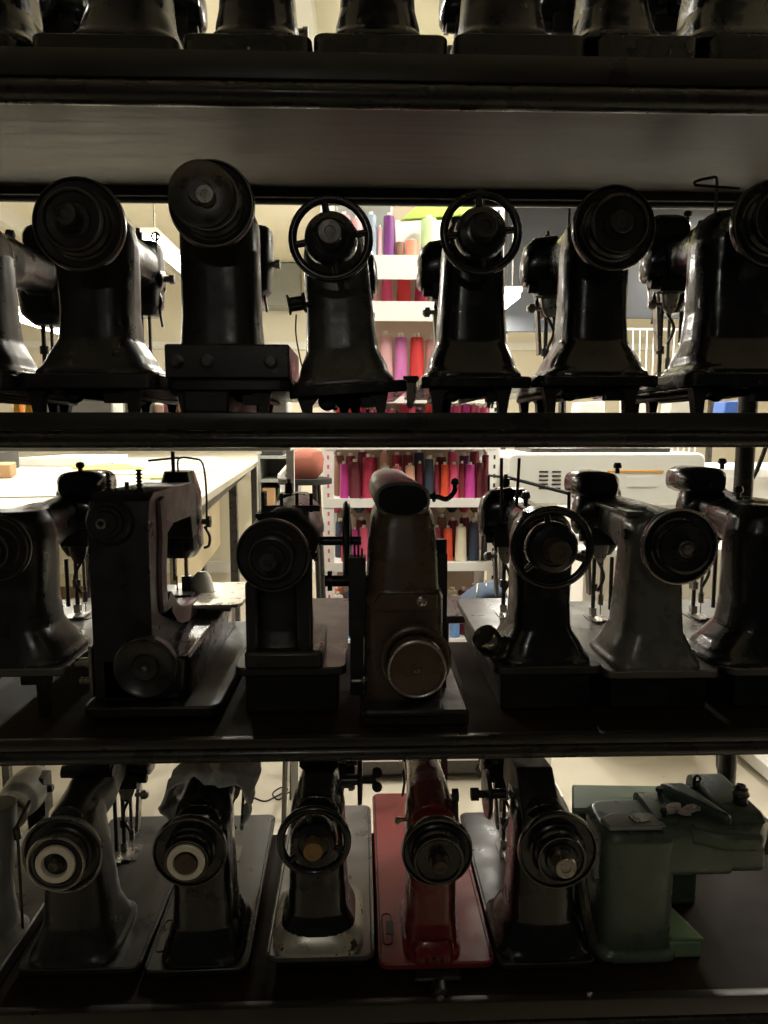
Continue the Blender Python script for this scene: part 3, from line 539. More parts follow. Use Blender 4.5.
p = P(417, 669, Yc - .045); xw, zw = p.x - cx, p.z - zs; rw = 30 * MPP(417, 669, Yc - .045)
b = nb(); lathe(b, [(0, -.03), (rw * .96, -.03), (rw * .96, -.005), (rw * .9, .0), (rw * .2, .002), (rw * .16, .006), (0, .006)], (xw, -.045, zw), (0, -1, 0), 56); w = obj('handwheel', b, 'brown', r1)
b = nb(); torus(b, (xw, -.046, zw), (0, 1, 0), rw * .95, .0028, 56, 8); obj('rim_band', b, 'steel', w)
b = nb(); lathe(b, [(0, .0), (.004, 0), (.004, .006), (0, .006)], (xw, -.05, zw), (0, -1, 0), 12); obj('hub', b, 'steel', w)
b = nb(); torus(b, (xw, -.02, zw + .006), (0, 1, 0), rw * 1.1, .006, 56, 8); obj('wheel_guard', b, 'brown', r1)
b = nb()
for x, h in ((-.08, .0), (-.074, .01), (-.068, -.01)): cyl(b, (x, .03, zz(600)), (x, .03, zz(545) + h), .0018, 8)
box(b, -.09, -.062, .02, .05, zz(640), zz(560)); box(b, -.088, -.066, .03, .05, .026, zz(640)); obj('looper_linkage', b, 'grimy', r1, bevel=.002)
b = nb(); box(b, .058, .075, .06, .12, .024, zz(560)); cyl(b, (.066, .09, zz(570)), (.066, .09, zz(548)), .011); obj('side_bracket', b, 'grimy', r1, bevel=.003)
b = nb(); loft_z(b, [(zz(600) + .02, -.005, .38, .03, .035, 3), (zz(545), -.005, .38, .032, .04, 3), (zz(520), -.005, .38, .026, .032, 3)]); obj('head_cover', b, 'brown', r1)
b = nb(); cyl(b, (0, .38, .03), (0, .38, zz(560)), .005); box(b, -.02, .02, .34, .4, .027, .034); obj('presser_foot', b, 'steel', r1)

r1, D1 = machine('black sewing machine with spoked handwheel, flat bar frame on top and nickel foot, third shelf', 2, (550, 667), 110, (552, 548, 42), 58, 98, m='black', kind='spoked', hub=(12, 'coppery'), opts=('clamp', 'knobs'), bed_h=.014, neck=62, bdx=6, bedm='blackplate', hl=.034, spokes=3)
b = nb(); hz = D1['hz']; hx = D1['hx']
tube(b, [(hx - .035, .38, hz + .02), (hx - .035, .38, hz + .085), (hx + .0, .33, hz + .083), (D1['ox'] + .06, .12, hz + .07), (D1['ox'] + .06, .12, hz + .03)], .0035); extra(r1, D1, 'bar_frame', b, 'grimy')
b = nb(); cyl(b, (D1['ox'] - .05, .16, hz + .02), (D1['ox'] - .052, .16, hz + .13), .0028); cyl(b, (D1['ox'] - .024, .16, hz + .02), (D1['ox'] - .02, .16, hz + .13), .0028); extra(r1, D1, 'spool_pin', b, 'grimy')
b = nb(); lathe(b, [(0, 0), (.022, 0), (.024, .004), (.024, .03), (.021, .034), (0, .034)], (D1['ox'] - .078, .07, .014), (-.35, -.25, .4), 30); extra(r1, D1, 'nickel_cup', b, 'chrome')
r1, D1 = machine('grey enamel sewing machine with scratched paint and black ringed pulley, third shelf', 2, (665, 671), 118, (678, 546, 38), 62, 96, m='grey', wheelm='black', hub=(8, 'steel'), opts=('clamp', 'topblock'), bed_h=.014, neck=56, bedm='bedsteel', hl=.008, rim2=.68, ringm=('steel', .0125, .0575), cap=.035, arm=.04)
b = nb(); prism(b, [(-.046, .06), (.046, .06), (.05, .4), (-.04, .4)], 'z', D1['hz'] + .034, D1['hz'] + .042); o = extra(r1, D1, 'top_cover', b, 'grey', bevel=.002); o.location.x = D1['ox']
b = nb(); cyl(b, (D1['ox'] - .045, .06, D1['hz'] + .005), (D1['ox'] - .052, .06, D1['hz'] + .005), .009, 16); extra(r1, D1, 'oil_hole', b, 'oval')
b = nb(); box(b, D1['ox'] + .03, D1['ox'] + .055, .1, .16, .04, D1['hz'] - .01); extra(r1, D1, 'belt_guard', b, 'black', bevel=.004)
r1, D1 = machine('glossy dark sewing machine with rounded arm, right frame edge of the third shelf', 2, (802, 668), 144, (812, 540, 38), 88, 150, m='black', hub=(10, 'steel'), opts=('clamp', 'topblock', 'knobs'), bed_h=.014, neck=92, bedm='bedsteel', arm=.062)

# ------------------------------------------------------------------ bottom row
# pale grey free-arm machine at the left edge
Yc = 1.14; zs = ZT[3]; x0 = P(-22, 900, Yc).x
r1 = thing('sewing_machine', 'pale grey free-arm sewing machine at the left frame edge of the bottom shelf', 'sewing machine', (x0, Yc, zs))
q = lambda px, py, Y: tuple(P(px, py, Y) - Vector((x0, Yc, zs)))
b = nb(); prism(b, rrect(-.1, .052, -.06, .43, .015), 'z', .004, .03); obj('bed', b, 'bedsteel', r1, bevel=.003)
b = nb(); loft_z(b, [(.028, -.0, .04, .052, .06, 3), (.05, -.004, .04, .042, .045, 2.6), (.12, -.002, .045, .033, .036, 2.4), (.2, .0, .06, .034, .036, 2.4), (.25, .0, .08, .03, .034, 2.2)])
A, E = Vector(q(-22, 850, 1.2)), Vector(q(14, 806, 1.35)); cyl(b, A, E, .032, 30, .030)
lathe(b, [(0, -.01), (.025, -.005), (.038, .02), (.042, .05), (.038, .09), (.026, .12), (0, .13)], E, E - A, 30)
fuse(obj('body', b, 'palegrey', r1), .0028)
b = nb(); torus(b, A.lerp(E, .82), E - A, .0325, .004, 40, 8); obj('arm_ring', b, 'cream_metal', r1)
T = E + (E - A).normalized() * .07
b = nb(); lathe(b, [(0, 0), (.009, 0), (.01, .01), (.006, .02), (0, .02)], T + Vector((-.018, -.03, .006)), (-.2, -1, 0), 18); obj('cap_screw', b, 'black', r1)
b = nb(); box(b, T.x + .02, T.x + .04, T.y - .02, T.y + .02, T.z - .05, T.z + .03); loft_z(b, [(T.z - .09, T.x + .015, T.y, .014, .02, 3), (T.z - .02, T.x + .02, T.y, .022, .028, 3)]); cyl(b, (T.x + .03, T.y, T.z + .0), (T.x + .05, T.y, T.z + .0), .008); obj('needle_mechanism', b, 'grimy', r1, bevel=.002)
b = nb(); g0, g1, g2 = q(30, 800, 1.22), q(16, 828, 1.2), q(20, 902, 1.15)
tube(b, [g0, g1], .003); tube(b, [g1, (g1[0] + .002, g1[1], g1[2] - .02)], .006); tube(b, [(g1[0] + .002, g1[1], g1[2] - .02), (g1[0] + .006, g1[1] - .01, .03)], .0026); obj('presser_rod', b, 'dark_steel', r1)

r1, D1 = machine('black sewing machine with cream washer and steel-banded pulley, left end of the bottom shelf', 3, (77, 969), 124, (64, 852, 38), 64, 92, m='matt', hub=(5, 'coppery'), opts=('clamp', 'plate'), bed_h=.012, Yf=1.1, neck=46, bedm='blackplate', bdx=-13, L=.46, rim2=.66, hl=.012, ringm=('cream_metal', .0295, .0605, .042), cap=.03)
b = nb(); hz = D1['hz']; x = D1['ox']
loft_y(b, [(.12, x, hz + .055, .042, .014, 3), (.19, x, hz + .06, .042, .016, 3)]); cyl(b, (x - .045, .13, hz + .05), (x + .045, .13, hz + .05), .011); extra(r1, D1, 'top_bracket', b, 'grimy')
r1, D1 = machine('black sewing machine with grey cloth over its arm and cream washer on pulley', 3, (195, 970), 106, (190, 850, 37), 62, 86, m='black', hub=(10.5, 'coppery'), opts=('clamp', 'plate'), bed_h=.012, Yf=1.1, neck=58, bedm='blackplate', rim2=.6, hl=.012, L=.47, ringm=('cream_metal', .0285), cap=.03, rz=math.radians(1.2))
hz = D1['hz']; x = D1['ox']
bmc = nb()   # the cloth drapes over the arm
vs = []
ny, nx = 16, 26
for i in range(ny):
    row = []
    for j in range(nx):
        t = PI * ((j / (nx - 1) - .5) * 1.35 - .06); yy = .07 + .22 * i / (ny - 1)
        rr = .053 + .018 * abs(math.sin(t)) ** 3 + .004 * math.sin(j * 1.7 + i * .6) + .003 * math.sin(i * 1.3 - j * .5)
        row.append(bmc.verts.new((x + rr * math.sin(t) * 1.02, yy + .012 * math.sin(j * .7), hz + .006 + rr * 1.02 * math.cos(t))))
    vs.append(row)
for i in range(ny - 1):
    for j in range(nx - 1): bmc.faces.new((vs[i][j], vs[i][j + 1], vs[i + 1][j + 1], vs[i + 1][j]))
clo = obj('cloth', bmc, 'cloth'); s = clo.modifiers.new('thick', 'SOLIDIFY'); s.thickness = .003; s.offset = 1
clo.location = r1.location + Vector((0, 0, D1['h0'])); clo.rotation_euler = r1.rotation_euler
tag(clo, 'crumpled grey cloth draped over the arm of a black sewing machine', 'cloth')
b = nb(); tube(b, smoothpts([(D1['hx'] + .035, .38, hz + .04), (D1['hx'] + .05, .37, hz - .0), (D1['hx'] + .05, .37, hz - .05), (D1['hx'] + .03, .37, hz - .1), (D1['hx'] + .028, .37, hz - .13)]), .0065, 10); extra(r1, D1, 'plastic_guard', b, 'yellowgreen')

r1, D1 = machine('black sewing machine with spoked handwheel on a worn silver foot, bottom shelf', 3, (320, 956), 110, (314, 841, 37), 60, 90, m='black', kind='spoked', hub=(10, 'brass'), opts=('clamp', 'plate', 'wing', 'wing_r'), bed_h=.012, Yf=1.1, neck=56, bedm='bedsteel', hl=.02, arm=.034, cap=.03, spokes=3)
b = nb(); loft_z(b, [(.0, D1['ox'] + .0, .085, .078, .088, 5), (.01, D1['ox'], .085, .077, .087, 5), (.022, D1['ox'], .085, .068, .078, 4), (.04, D1['ox'], .084, .053, .066, 4)]); extra(r1, D1, 'column_foot', b, 'silver')
b = nb(); hz = D1['hz']; loft_y(b, [(.12, D1['ox'], hz + .05, .034, .012, 3), (.2, D1['ox'], hz + .054, .034, .014, 3)]); cyl(b, (D1['ox'] - .036, .14, hz + .046), (D1['ox'] + .036, .14, hz + .046), .009); extra(r1, D1, 'top_bracket', b, 'grimy')

r1, D1 = machine('red enamel sewing machine on a chipped red bed plate with black handwheel', 3, (437, 963), 118, (437, 850, 36), 50, 62, m='red', wheelm='black', hub=(7, 'coppery'), opts=('plate',), bed_h=.012, Yf=1.1, neck=54, L=.555, bedm='redplate', hl=.02, arm=.036, cap=.03, rim2=.7, side=-1)
hz = D1['hz']; ox = D1['ox']
b = nb(); loft_z(b, [(0, ox, .075, .037, .08, 7), (.022, ox, .075, .036, .079, 7), (.034, ox, .075, .03, .07, 5)]); blk = extra(r1, D1, 'foot_block', b, 'red')
for x, z in ((0, .012), (-.012, .008), (.013, .008)):
    b = nb(); cyl(b, (ox + x, -.0035, z), (ox + x, -.0065, z), .0026, 12); obj('screw_hole', b, 'oval', blk)
b = nb(); prism(b, rrect(-.082, -.068, .07, .105, .003), 'z', -.001, .0012); extra(r1, D1, 'bed_slot', b, 'oval')
b = nb(); lathe(b, [(0, 0), (.0035, 0), (.0035, .015), (.006, .016), (.006, .022), (0, .024)], (ox - .04, .05, hz + .004), (-1, -.2, 0), 14); extra(r1, D1, 'side_screw', b, 'chrome')
b = nb(); cyl(b, (ox + .036, .06, hz + .04), (ox + .046, .06, hz + .04), .011, 20); cyl(b, (ox + .041, .06, hz + .04), (ox + .041, .05, hz - .0), .005); cyl(b, (ox + .041, .05, hz), (ox + .036, .03, .06), .0025); extra(r1, D1, 'lifting_rod', b, 'rubber')
b = nb(); lathe(b, [(0, 0), (.006, 0), (.006, .003), (0, .003)], (ox, .12, hz + .062 - .03), (0, -.4, 1), 16); extra(r1, D1, 'oil_hole', b, 'oval')
b = nb(); box(b, -.04, .04, -.02, .03, -D1['h0'] + .001, -.012); cyl(b, (0, -.02, -.022), (0, -.05, -.022), .014, 20); br = extra(r1, D1, 'hinge_bracket', b, 'grimy', bevel=.004)
b = nb(); lathe(b, [(0, 0), (.0085, 0), (.0085, .004), (.005, .005), (.004, .007), (0, .007)], (0, -.05, -.022), (0, -1, 0), 6); obj('hex_bolt', b, 'steel', br)

r1, D1 = machine('black sewing machine with a shiny round hub, between the red machine and the green machine', 3, (548, 963), 100, (557, 849, 40), 66, 100, m='black', hub=(11, 'steel'), opts=('clamp', 'plate', 'wing'), bed_h=.012, Yf=1.1, neck=60, bedm='blackplate', hl=.024, rim2=.62, cap=.03)
hz = D1['hz']; ox = D1['ox']
b = nb(); prism(b, [(.02, hz + .0), (.03, hz + .02), (.09, hz + .075), (.2, hz + .06), (.2, hz), (.05, hz - .02)], 'x', ox - .04, ox + .025); extra(r1, D1, 'belt_cover', b, 'grimy', bevel=.004)
b = nb(); tube(b, smoothpts([(ox + .045, .03, hz - .03), (ox + .06, .04, hz - .08), (ox + .075, .05, .07), (ox + .085, .03, .015)]), .011); extra(r1, D1, 'side_strut', b, 'dark_steel')

# green machine lying with its arm along the shelf
Yc = 1.13; zs = ZT[3]; x0 = P(636, 948, Yc).x; zz = lambda y: P(636, y, Yc).z - zs; k = MPP(636, 880, Yc)
xx = lambda px, py=880, Y=Yc: P(px, py, Y).x - x0
r1 = thing('sewing_machine', 'green enamel sewing machine with its long arm lying along the shelf to the right', 'sewing machine', (x0, Yc, zs))
b = nb(); h = zz(832)
loft_z(b, [(.002, 0, .05, 43 * k, .07, 5), (.012, 0, .05, 42 * k, .068, 5), (.02, 0, .05, 38 * k, .062, 4.5), (h * .6, 0, .05, 38 * k, .062, 4.5), (h - .012, 0, .05, 39 * k, .064, 5), (h, 0, .05, 35 * k, .058, 4)], 36)
fuse(obj('body', b, 'green', r1), .003)
b = nb(); zt_, zl = zz(826), zz(878)
loft_x(b, [(xx(660), .06, (zt_ + zl) / 2, .07, (zt_ - zl) / 2, 6), (xx(728), .06, (zt_ + zl) / 2, .07, (zt_ - zl) / 2, 6)], 32); obj('arm', b, 'green', r1)
b = nb(); prism(b, rrect(0, .17, zl - .001, zt_ + .012, .02), 'x', xx(727), xx(764)); prism(b, rrect(.0, .16, zl + .03, zt_ - .01, .015), 'x', xx(764), xx(776)); obj('head', b, 'green', r1, bevel=.004)
b = nb(); prism(b, [(xx(608), .0), (xx(664), .0), (xx(666), .03), (xx(655), .045), (xx(618), .045), (xx(604), .03)], 'z', h + .001, h + .01); lid = obj('top_plate', b, 'greycab', r1, bevel=.003)
b = nb(); box(b, xx(634), xx(650), .01, .034, h + .01, h + .0125, R('Z', 15)); obj('badge', b, 'steel', lid)
hp = zt_ - .03
def pz(px, py, z): v = PZ(px, py, zs + z); return (v.x - x0, v.y - Yc)
b = nb(); prism(b, [pz(*v, hp) for v in ((572, 809), (688, 808), (700, 800), (722, 786), (572, 784))], 'z', hp - .012, hp); o = obj('rear_platform', b, 'palegreen', r1, bevel=.004)
b = nb(); q0, q1 = pz(580, 806, hp), pz(700, 788, hp); box(b, q0[0], q1[0] - .02, q0[1] + .01, q1[1] - .01, .0, hp - .012); obj('rear_housing', b, 'green', r1, bevel=.006)
b = nb(); prism(b, [pz(*v, hp) for v in ((596, 822), (676, 822), (672, 810), (590, 810))], 'z', hp - .03, hp - .02); obj('gear_tray', b, 'silver', r1, bevel=.003)
b = nb(); lathe(b, [(0, 0), (.022, 0), (.022, .014), (.018, .018), (0, .018)], (*pz(624, 812, hp), hp - .02), (0, 0, 1), 30); obj('round_knob', b, 'rubber', r1)
b = nb(); prism(b, [pz(*v, zt_) for v in ((690, 828), (728, 836), (764, 836), (770, 822), (738, 794), (704, 784), (672, 785), (690, 808))], 'z', zt_ - .03, zt_); prism(b, [(xx(684), .12), (xx(712), .12), (xx(730), .0), (xx(722), -.005)], 'z', zt_ - .01, zt_ + .016); obj('arm_hood', b, 'green', r1, bevel=.014)
b = nb(); cyl(b, (xx(750), .045, zt_ + .01), (xx(750), .045, zt_ + .04), .012); cyl(b, (xx(750), .045, zt_ + .035), (xx(750), .045, zt_ + .046), .008); torus(b, (xx(750), .045, zt_ + .03), (0, 0, 1), .012, .003, 24, 8); obj('regulator_knob', b, 'dark_steel', r1)
gx, gy = pz(694, 788, zt_)
b = nb(); cyl(b, (gx, gy, zt_ - .005), (gx, gy, zt_ + .022), .003); torus(b, (gx + .005, gy, zt_ + .018), (0, 1, 0), .006, .002, 18, 6); box(b, gx - .016, gx + .008, gy - .006, gy + .006, zt_ - .002, zt_ + .005); obj('thread_guide', b, 'grimy', r1)
b = nb(); 
for i in range(5):
    lathe(b, [(0, -.006), (.012, -.003), (.013, .003), (0, .007)], (xx(676) + i * .012, .04 + .008 * math.sin(i * 2), zt_ + .004 + .003 * (i % 2)), (random.uniform(-.4, .4), .3, 1), 10)
obj('oily_rag', b, 'bristle', r1)
b = nb(); prism(b, [(xx(674), .0), (xx(706), -.005), (xx(690), .11), (xx(668), .12)], 'z', .028, .036); box(b, xx(672), xx(704), -.004, .05, .0, .028); obj('foot_ledge', b, 'palegreen', r1, bevel=.002)
b = nb(); lathe(b, [(0, 0), (.012, 0), (.012, .01), (0, .01)], (xx(592), .02, zz(866)), (-1, -.4, 0), 20); tube(b, smoothpts([(xx(595), .0, zz(838)), (xx(590), -.01, zz(850)), (xx(592), -.006, zz(875)), (xx(598), .0, zz(880))]), .003); obj('side_lever', b, 'dark_steel', r1)
b = nb(); knob(b, (xx(681), .1, zt_), .016, .007); knob(b, (xx(668), .03, zt_), .014, .006); obj('oil_cap', b, 'rubber', r1)

# ------------------------------------------------------------------ thread rack behind
YR = 2.9
rx = lambda px, py=430: P(px, py, YR).x
xl, xr = rx(324, 500), rx(498, 500); zr_ = lambda py: P(400, py, YR).z
rack = thing('thread_rack', 'white open metal rack full of coloured thread cones behind the sewing machines', 'rack', ((xl + xr) / 2, YR, 0)); X0 = (xl + xr) / 2; hw = (xr - xl) / 2
RD = .34
for sx in (-1, 1):
    for sy in (0, 1):
        b = nb(); x = sx * (hw - .018); y = sy * RD; box(b, x - .022, x + .022, y - .004, y + .004, .1, 2.5); box(b, x + sx * .018, x + sx * .022, y, y + (.03 if sy == 0 else -.03), .1, 2.5)
        po = obj('post', b, 'rackwhite', rack)
        if sy == 0:
            b = nb()
            for q in range(60):
                z = .2 + q * .038; box(b, x - .004, x + .004, y - .0048, y - .0036, z, z + .016)
            obj('slot', b, thread_mat('rose') if sx < 0 else 'oval', po)
    b = nb(); cyl(b, (sx * (hw - .03), .04, .035), (sx * (hw - .03), .06, .035), .034, 24); cyl(b, (sx * (hw - .03), .05, .06), (sx * (hw - .03), .05, .1), .01, 12); obj('caster', b, 'rubber', rack)
b = nb(); box(b, -hw, hw, RD + .004, RD + .012, .1, 2.5); obj('back_panel', b, 'rackback', rack)
shelf_z = [zr_(y) for y in (257, 303, 398, 442, 500, 564, 640, 745)]
lips = [.085, .07, .02, .03, .03, .03, .03, .07]
names = ['under the lime box lid', 'in the narrow slot below the top tray', 'seen between the handwheels', 'just above the second machine shelf', 'just below the second machine shelf', 'at the height of the brown machine', 'behind the jeans fabric', 'near the floor']
for i, z in enumerate(shelf_z):
    b = nb(); box(b, -hw + .005, hw - .005, .0, RD, z - .012, z); box(b, -hw + .005, hw - .005, -.006, .0, z - lips[i], z + .006); obj('shelf_board', b, 'rackwhite', rack)
cone_me = {}
def spool(col, x, y, z, h, r, label, kind='cone', grp=None):
    key = (col, round(h, 3), round(r, 4), kind)
    root = thing('thread_cone' if kind == 'cone' else 'thread_spool', label, 'thread spool', (x, y, z), random.uniform(0, 6), grp)
    if key not in cone_me:
        t = .86 if kind == 'cone' else 1
        b = nb(); lathe(b, [(0, .004), (r * .96, .004), (r, .012), (r * t, h * .9), (r * t * .9, h * .93), (0, h * .93)], (0, 0, 0), (0, 0, 1), 20); o = obj('thread_winding', b, thread_mat(col), root)
        b = nb(); lathe(b, [(0, 0), (r * .8, 0), (r * .8, .004), (r * .42, .005), (r * .36, h), (0, h)], (0, 0, 0), (0, 0, 1), 16); c = obj('spool_core', b, 'white', root)
        cone_me[key] = (o, c)
    else:
        for o in cone_me[key]:
            c = o.copy(); C.objects.link(c); c.parent = root
    return root
ordn = ['first', 'second', 'third', 'fourth', 'fifth', 'sixth', 'seventh', 'eighth', 'ninth', 'tenth', 'eleventh', 'twelfth', 'thirteenth', 'fourteenth', 'fifteenth', 'sixteenth', 'seventeenth', 'eighteenth', 'nineteenth', 'twentieth']
def row(si, items, yoff, grp, where, kind='cone'):
    """items: (px of centre, px width, top py, colour)"""
    z = shelf_z[si]; Y = YR + yoff
    for n, (px, w, top, col) in enumerate(items):
        zt = P(px, top, Y).z; kk = MPP(px, top, Y); h = max(.03, zt - z)
        spool(col, P(px, top, Y).x, Y, z, h, w * kk / 2, '%s thread %s %s from left %s' % (col, 'cone' if kind == 'cone' else 'spool', ordn[n], where), kind, grp)
row(0, [(344, 12, 212, 'dusty pink'), (357, 11, 216, 'pale pink'), (371, 11, 212, 'blue grey'), (380, 5, 225, 'pale pink'), (389, 11, 213, 'deep purple'), (400, 9, 241, 'brown'), (412, 13, 239, 'salmon'), (429, 16, 216, 'pale green')], .1, 'cones on the top tray of the rack', 'on the top tray of the rack', 'spool')
row(1, [(344, 13, 276, 'rose'), (358, 13, 278, 'pale pink'), (373, 12, 277, 'pale pink'), (387, 12, 277, 'hot pink'), (404, 15, 276, 'bright red'), (421, 13, 277, 'crimson')], .1, 'cones in the slot below the top tray', 'in the slot below the top tray')
row(2, [(338, 13, 336, 'rose'), (355, 14, 334, 'dusty pink'), (372, 12, 334, 'pale pink'), (386, 14, 331, 'pale pink'), (401, 14, 333, 'orchid pink'), (417, 15, 333, 'bright red'), (431, 12, 336, 'dusty pink'), (447, 14, 334, 'rose')], .08, 'large cones seen between the two spoked wheels', 'in the row seen between the spoked handwheels')
row(3, [(340, 9, 406, 'bright red'), (348, 9, 405, 'bright red'), (361, 10, 401, 'crimson'), (374, 9, 408, 'rose'), (383, 9, 407, 'magenta'), (392, 8, 408, 'hot pink'), (404, 10, 402, 'crimson'), (411, 9, 403, 'hot pink'), (430, 9, 400, 'bright red'), (440, 9, 404, 'black'), (449, 9, 404, 'magenta'), (457, 9, 403, 'rose'), (466, 9, 402, 'magenta'), (475, 9, 403, 'rose'), (484, 8, 405, 'hot pink')], .06, 'small spools just above the second machine shelf', 'in the low row above the second machine shelf', 'spool')
row(4, [(344, 9, 461, 'magenta'), (355, 12, 459, 'maroon'), (368, 12, 454, 'crimson'), (385, 10, 463, 'white'), (397, 11, 464, 'rose'), (410, 11, 463, 'peach'), (420, 7, 461, 'maroon'), (429, 10, 456, 'navy'), (437, 6, 462, 'wine red'), (445, 9, 462, 'red orange'), (454, 10, 462, 'hot pink'), (462, 7, 461, 'wine red'), (470, 11, 462, 'magenta'), (480, 8, 460, 'maroon')], .06, 'front row of cones just below the second machine shelf', 'in the front row under the second machine shelf')
row(5, [(346, 10, 530, 'bright red'), (355, 7, 527, 'magenta'), (364, 10, 525, 'rose'), (372, 6, 528, 'hot pink'), (384, 10, 527, 'maroon'), (396, 10, 527, 'crimson'), (408, 10, 527, 'wine red'), (420, 10, 526, 'maroon'), (437, 9, 525, 'wine red'), (448, 10, 526, 'red orange'), (461, 12, 524, 'cream'), (474, 11, 519, 'navy'), (486, 9, 526, 'black')], .06, 'front row of cones at the height of the brown machine', 'in the front row beside the brown machine')
dark = ['maroon', 'wine red', 'crimson', 'brown', 'maroon', 'rose', 'navy', 'peach', 'wine red', 'salmon', 'deep purple', 'cream', 'crimson', 'maroon', 'light blue', 'wine red']
def backrow(si, top, n, yoff, grp, where, seed, w=11):
    rnd = random.Random(seed); items = []
    for i in range(n):
        items.append((334 + (492 - 334) * (i + .5) / n + rnd.uniform(-1, 1), w, top + rnd.uniform(-4, 4), dark[(i * 5 + seed) % len(dark)]))
    row(si, items, yoff, grp, where)
backrow(4, 452, 14, .17, 'rear row of cones under the second machine shelf', 'in the rear row under the second shelf', 3)
backrow(5, 516, 14, .16, 'rear row of cones beside the brown machine', 'in the rear row beside the brown machine', 6)
backrow(6, 585, 14, .08, 'dark cones on the rack shelf behind the jeans fabric', 'on the shelf below the cream cone', 9, 12)
backrow(3, 408, 12, .2, 'rear spools above the second machine shelf', 'in the low rear row above the second shelf', 12)
row(6, [(452 - 114, 10, 592, 'white'), (351, 11, 596, 'light blue'), (455, 10, 595, 'light blue'), (487, 9, 580, 'white')], .03, 'short spools at the front of the lower rack shelf', 'at the front edge of the lower rack shelf', 'spool')
# pouches stacked above the cones (countable little bags)
rnd = random.Random(4)
for si, py0, n, where in ((4, 496, 0, ''), (5, 505, 14, 'hanging row above the front cones beside the brown machine'),):
    for i in range(n):
        px = 336 + i * 11.6; Yb = YR + .25; p = P(px, 507, Yb)
        col = ['rose', 'cream', 'navy', 'crimson', 'brown', 'wine red', 'peach', 'magenta'][i % 8]
        b = nb(); loft_z(b, [(-.06, 0, 0, .012, .01, 2.4), (-.045, 0, 0, .024, .018, 2.6), (-.01, 0, 0, .022, .016, 2.6), (.004, 0, 0, .006, .006, 2)], 16)
        o = obj('thread_hank', b, thread_mat(col)); o.location = (p.x, Yb, shelf_z[4] - .02)
        tag(o, '%s thread hank hanging under a rack shelf, %s from left' % (col, ordn[i]), 'thread hank', 'hanks hanging inside the rack')
b = nb(); box(b, -hw + .02, hw - .02, .05, .5, .02, .09); obj('under_rack_shade', b, 'dark_steel', rack)  # dark slab added to stand in for the shade beneath the rack
# lime box with its lid on the top tray
b = nb(); zt = P(440, 215, YR + .2).z
box(b, X0 - .06, X0 + .3, YR + .16, YR + .33, shelf_z[0] + .001, zt - .03); 
o = obj('storage_box', b, 'white', bevel=.006); tag(o, 'white storage box with a lime lid standing on the top tray of the thread rack', 'box')
b = nb(); prism(b, [(X0 - .04, zt - .035), (X0 + .04, zt + .03), (X0 + .32, zt + .07), (X0 + .32, zt - .0)], 'y', YR + .15, YR + .335); o = obj('box_lid', b, 'lime', bevel=.005); tag(o, 'lime green lid lying slanted on the white storage box', 'lid')
b = nb(); box(b, X0 - .3, X0 - .07, YR + .16, YR + .33, shelf_z[0] + .001, zt + .05); o = obj('storage_box', b, 'greycab', bevel=.01); tag(o, 'dull purple-grey box behind the blue grey spool on the rack top tray', 'box')

# ------------------------------------------------------------------ cutting table on the left
zt = EYE - .22
tp = [PZ(272, 452, zt), PZ(193, 503, zt), PZ(120, 548, zt)]
d = (tp[0] - tp[1]).normalized(); n_ = Vector((-d.y, d.x, 0))
A = tp[1] - d * (tp[1].y - 2.06) / d.y; Bk = tp[1] + d * ((7.1 - tp[1].y) / d.y)
Wt = 1.75
tb = thing('cutting_table', 'long pale cutting table covered with paper patterns on the left side of the room', 'table', (A.x, A.y, 0)); q = lambda v: (v.x - A.x, v.y - A.y)
b = nb(); prism(b, [q(A), q(Bk), q(Bk + n_ * Wt), q(A + n_ * Wt)], 'z', zt - .03, zt); obj('table_top', b, 'tabletop', tb, bevel=.003)
s0 = A + d * .02 + n_ * .04; s1 = A + d * 1.05 + n_ * .04
b = nb(); prism(b, [q(s0), q(s1), q(s1 + n_ * .02), q(s0 + n_ * .02)], 'z', 1.0, zt - .07); obj('side_panel', b, 'ply', tb)
b = nb(); prism(b, [q(s0 - n_ * .02), q(Bk - n_ * -.1), q(Bk + n_ * .14), q(s0 + n_ * .02)], 'z', zt - .08, zt - .03); obj('apron', b, 'grimy', tb)
for t in (1.12, 2.6, 4.4):
    for w in (.14, Wt - .14):
        c = A + d * t + n_ * w; b = nb(); box(b, c.x - A.x - .025, c.x - A.x + .025, c.y - A.y - .025, c.y - A.y + .025, 0, zt - .03); obj('leg', b, 'dark_steel', tb, bevel=.003)
def on_table(name, label, cat, t, w, sx, sy, h, m, rz=0, n=4, group=None, z=None):
    c = A + d * t + n_ * w; b = nb()
    ax = math.atan2(d.y, d.x)
    prism(b, rrect(-sx / 2, sx / 2, -sy / 2, sy / 2, min(sx, sy) * .04, 3), 'z', 0, h)
    o = obj(name, b, m, bevel=min(.004, h * .3)); o.location = (c.x, c.y, (z if z is not None else zt) + .0005); o.rotation_euler = (0, 0, ax + rz); return tag(o, label, cat, group)
on_table('pattern_sheet', 'large cream paper pattern lying flat at the near end of the cutting table', 'paper', .7, .75, .8, .9, .004, 'paper', .1)
on_table('pattern_sheet', 'white paper pattern along the right edge of the cutting table', 'paper', 1.9, .45, .9, .6, .005, 'whitepaper', -.12)
on_table('pattern_sheet', 'pale paper pattern in the far middle of the cutting table', 'paper', 3.0, .6, .9, .7, .006, 'paper', .2)
on_table('folder', 'bright yellow folder lying among papers on the cutting table', 'folder', 2.0, .75, .42, .3, .012, 'yellow', .5)
on_table('folder', 'pale yellow folder near the right edge of the cutting table', 'folder', 1.25, .3, .25, .2, .01, 'yellowgreen', .2)
on_table('paper_pile', 'low pile of white paper on the far side of the cutting table', 'paper', 2.6, 1.1, .6, .4, .05, 'whitepaper', -.2)
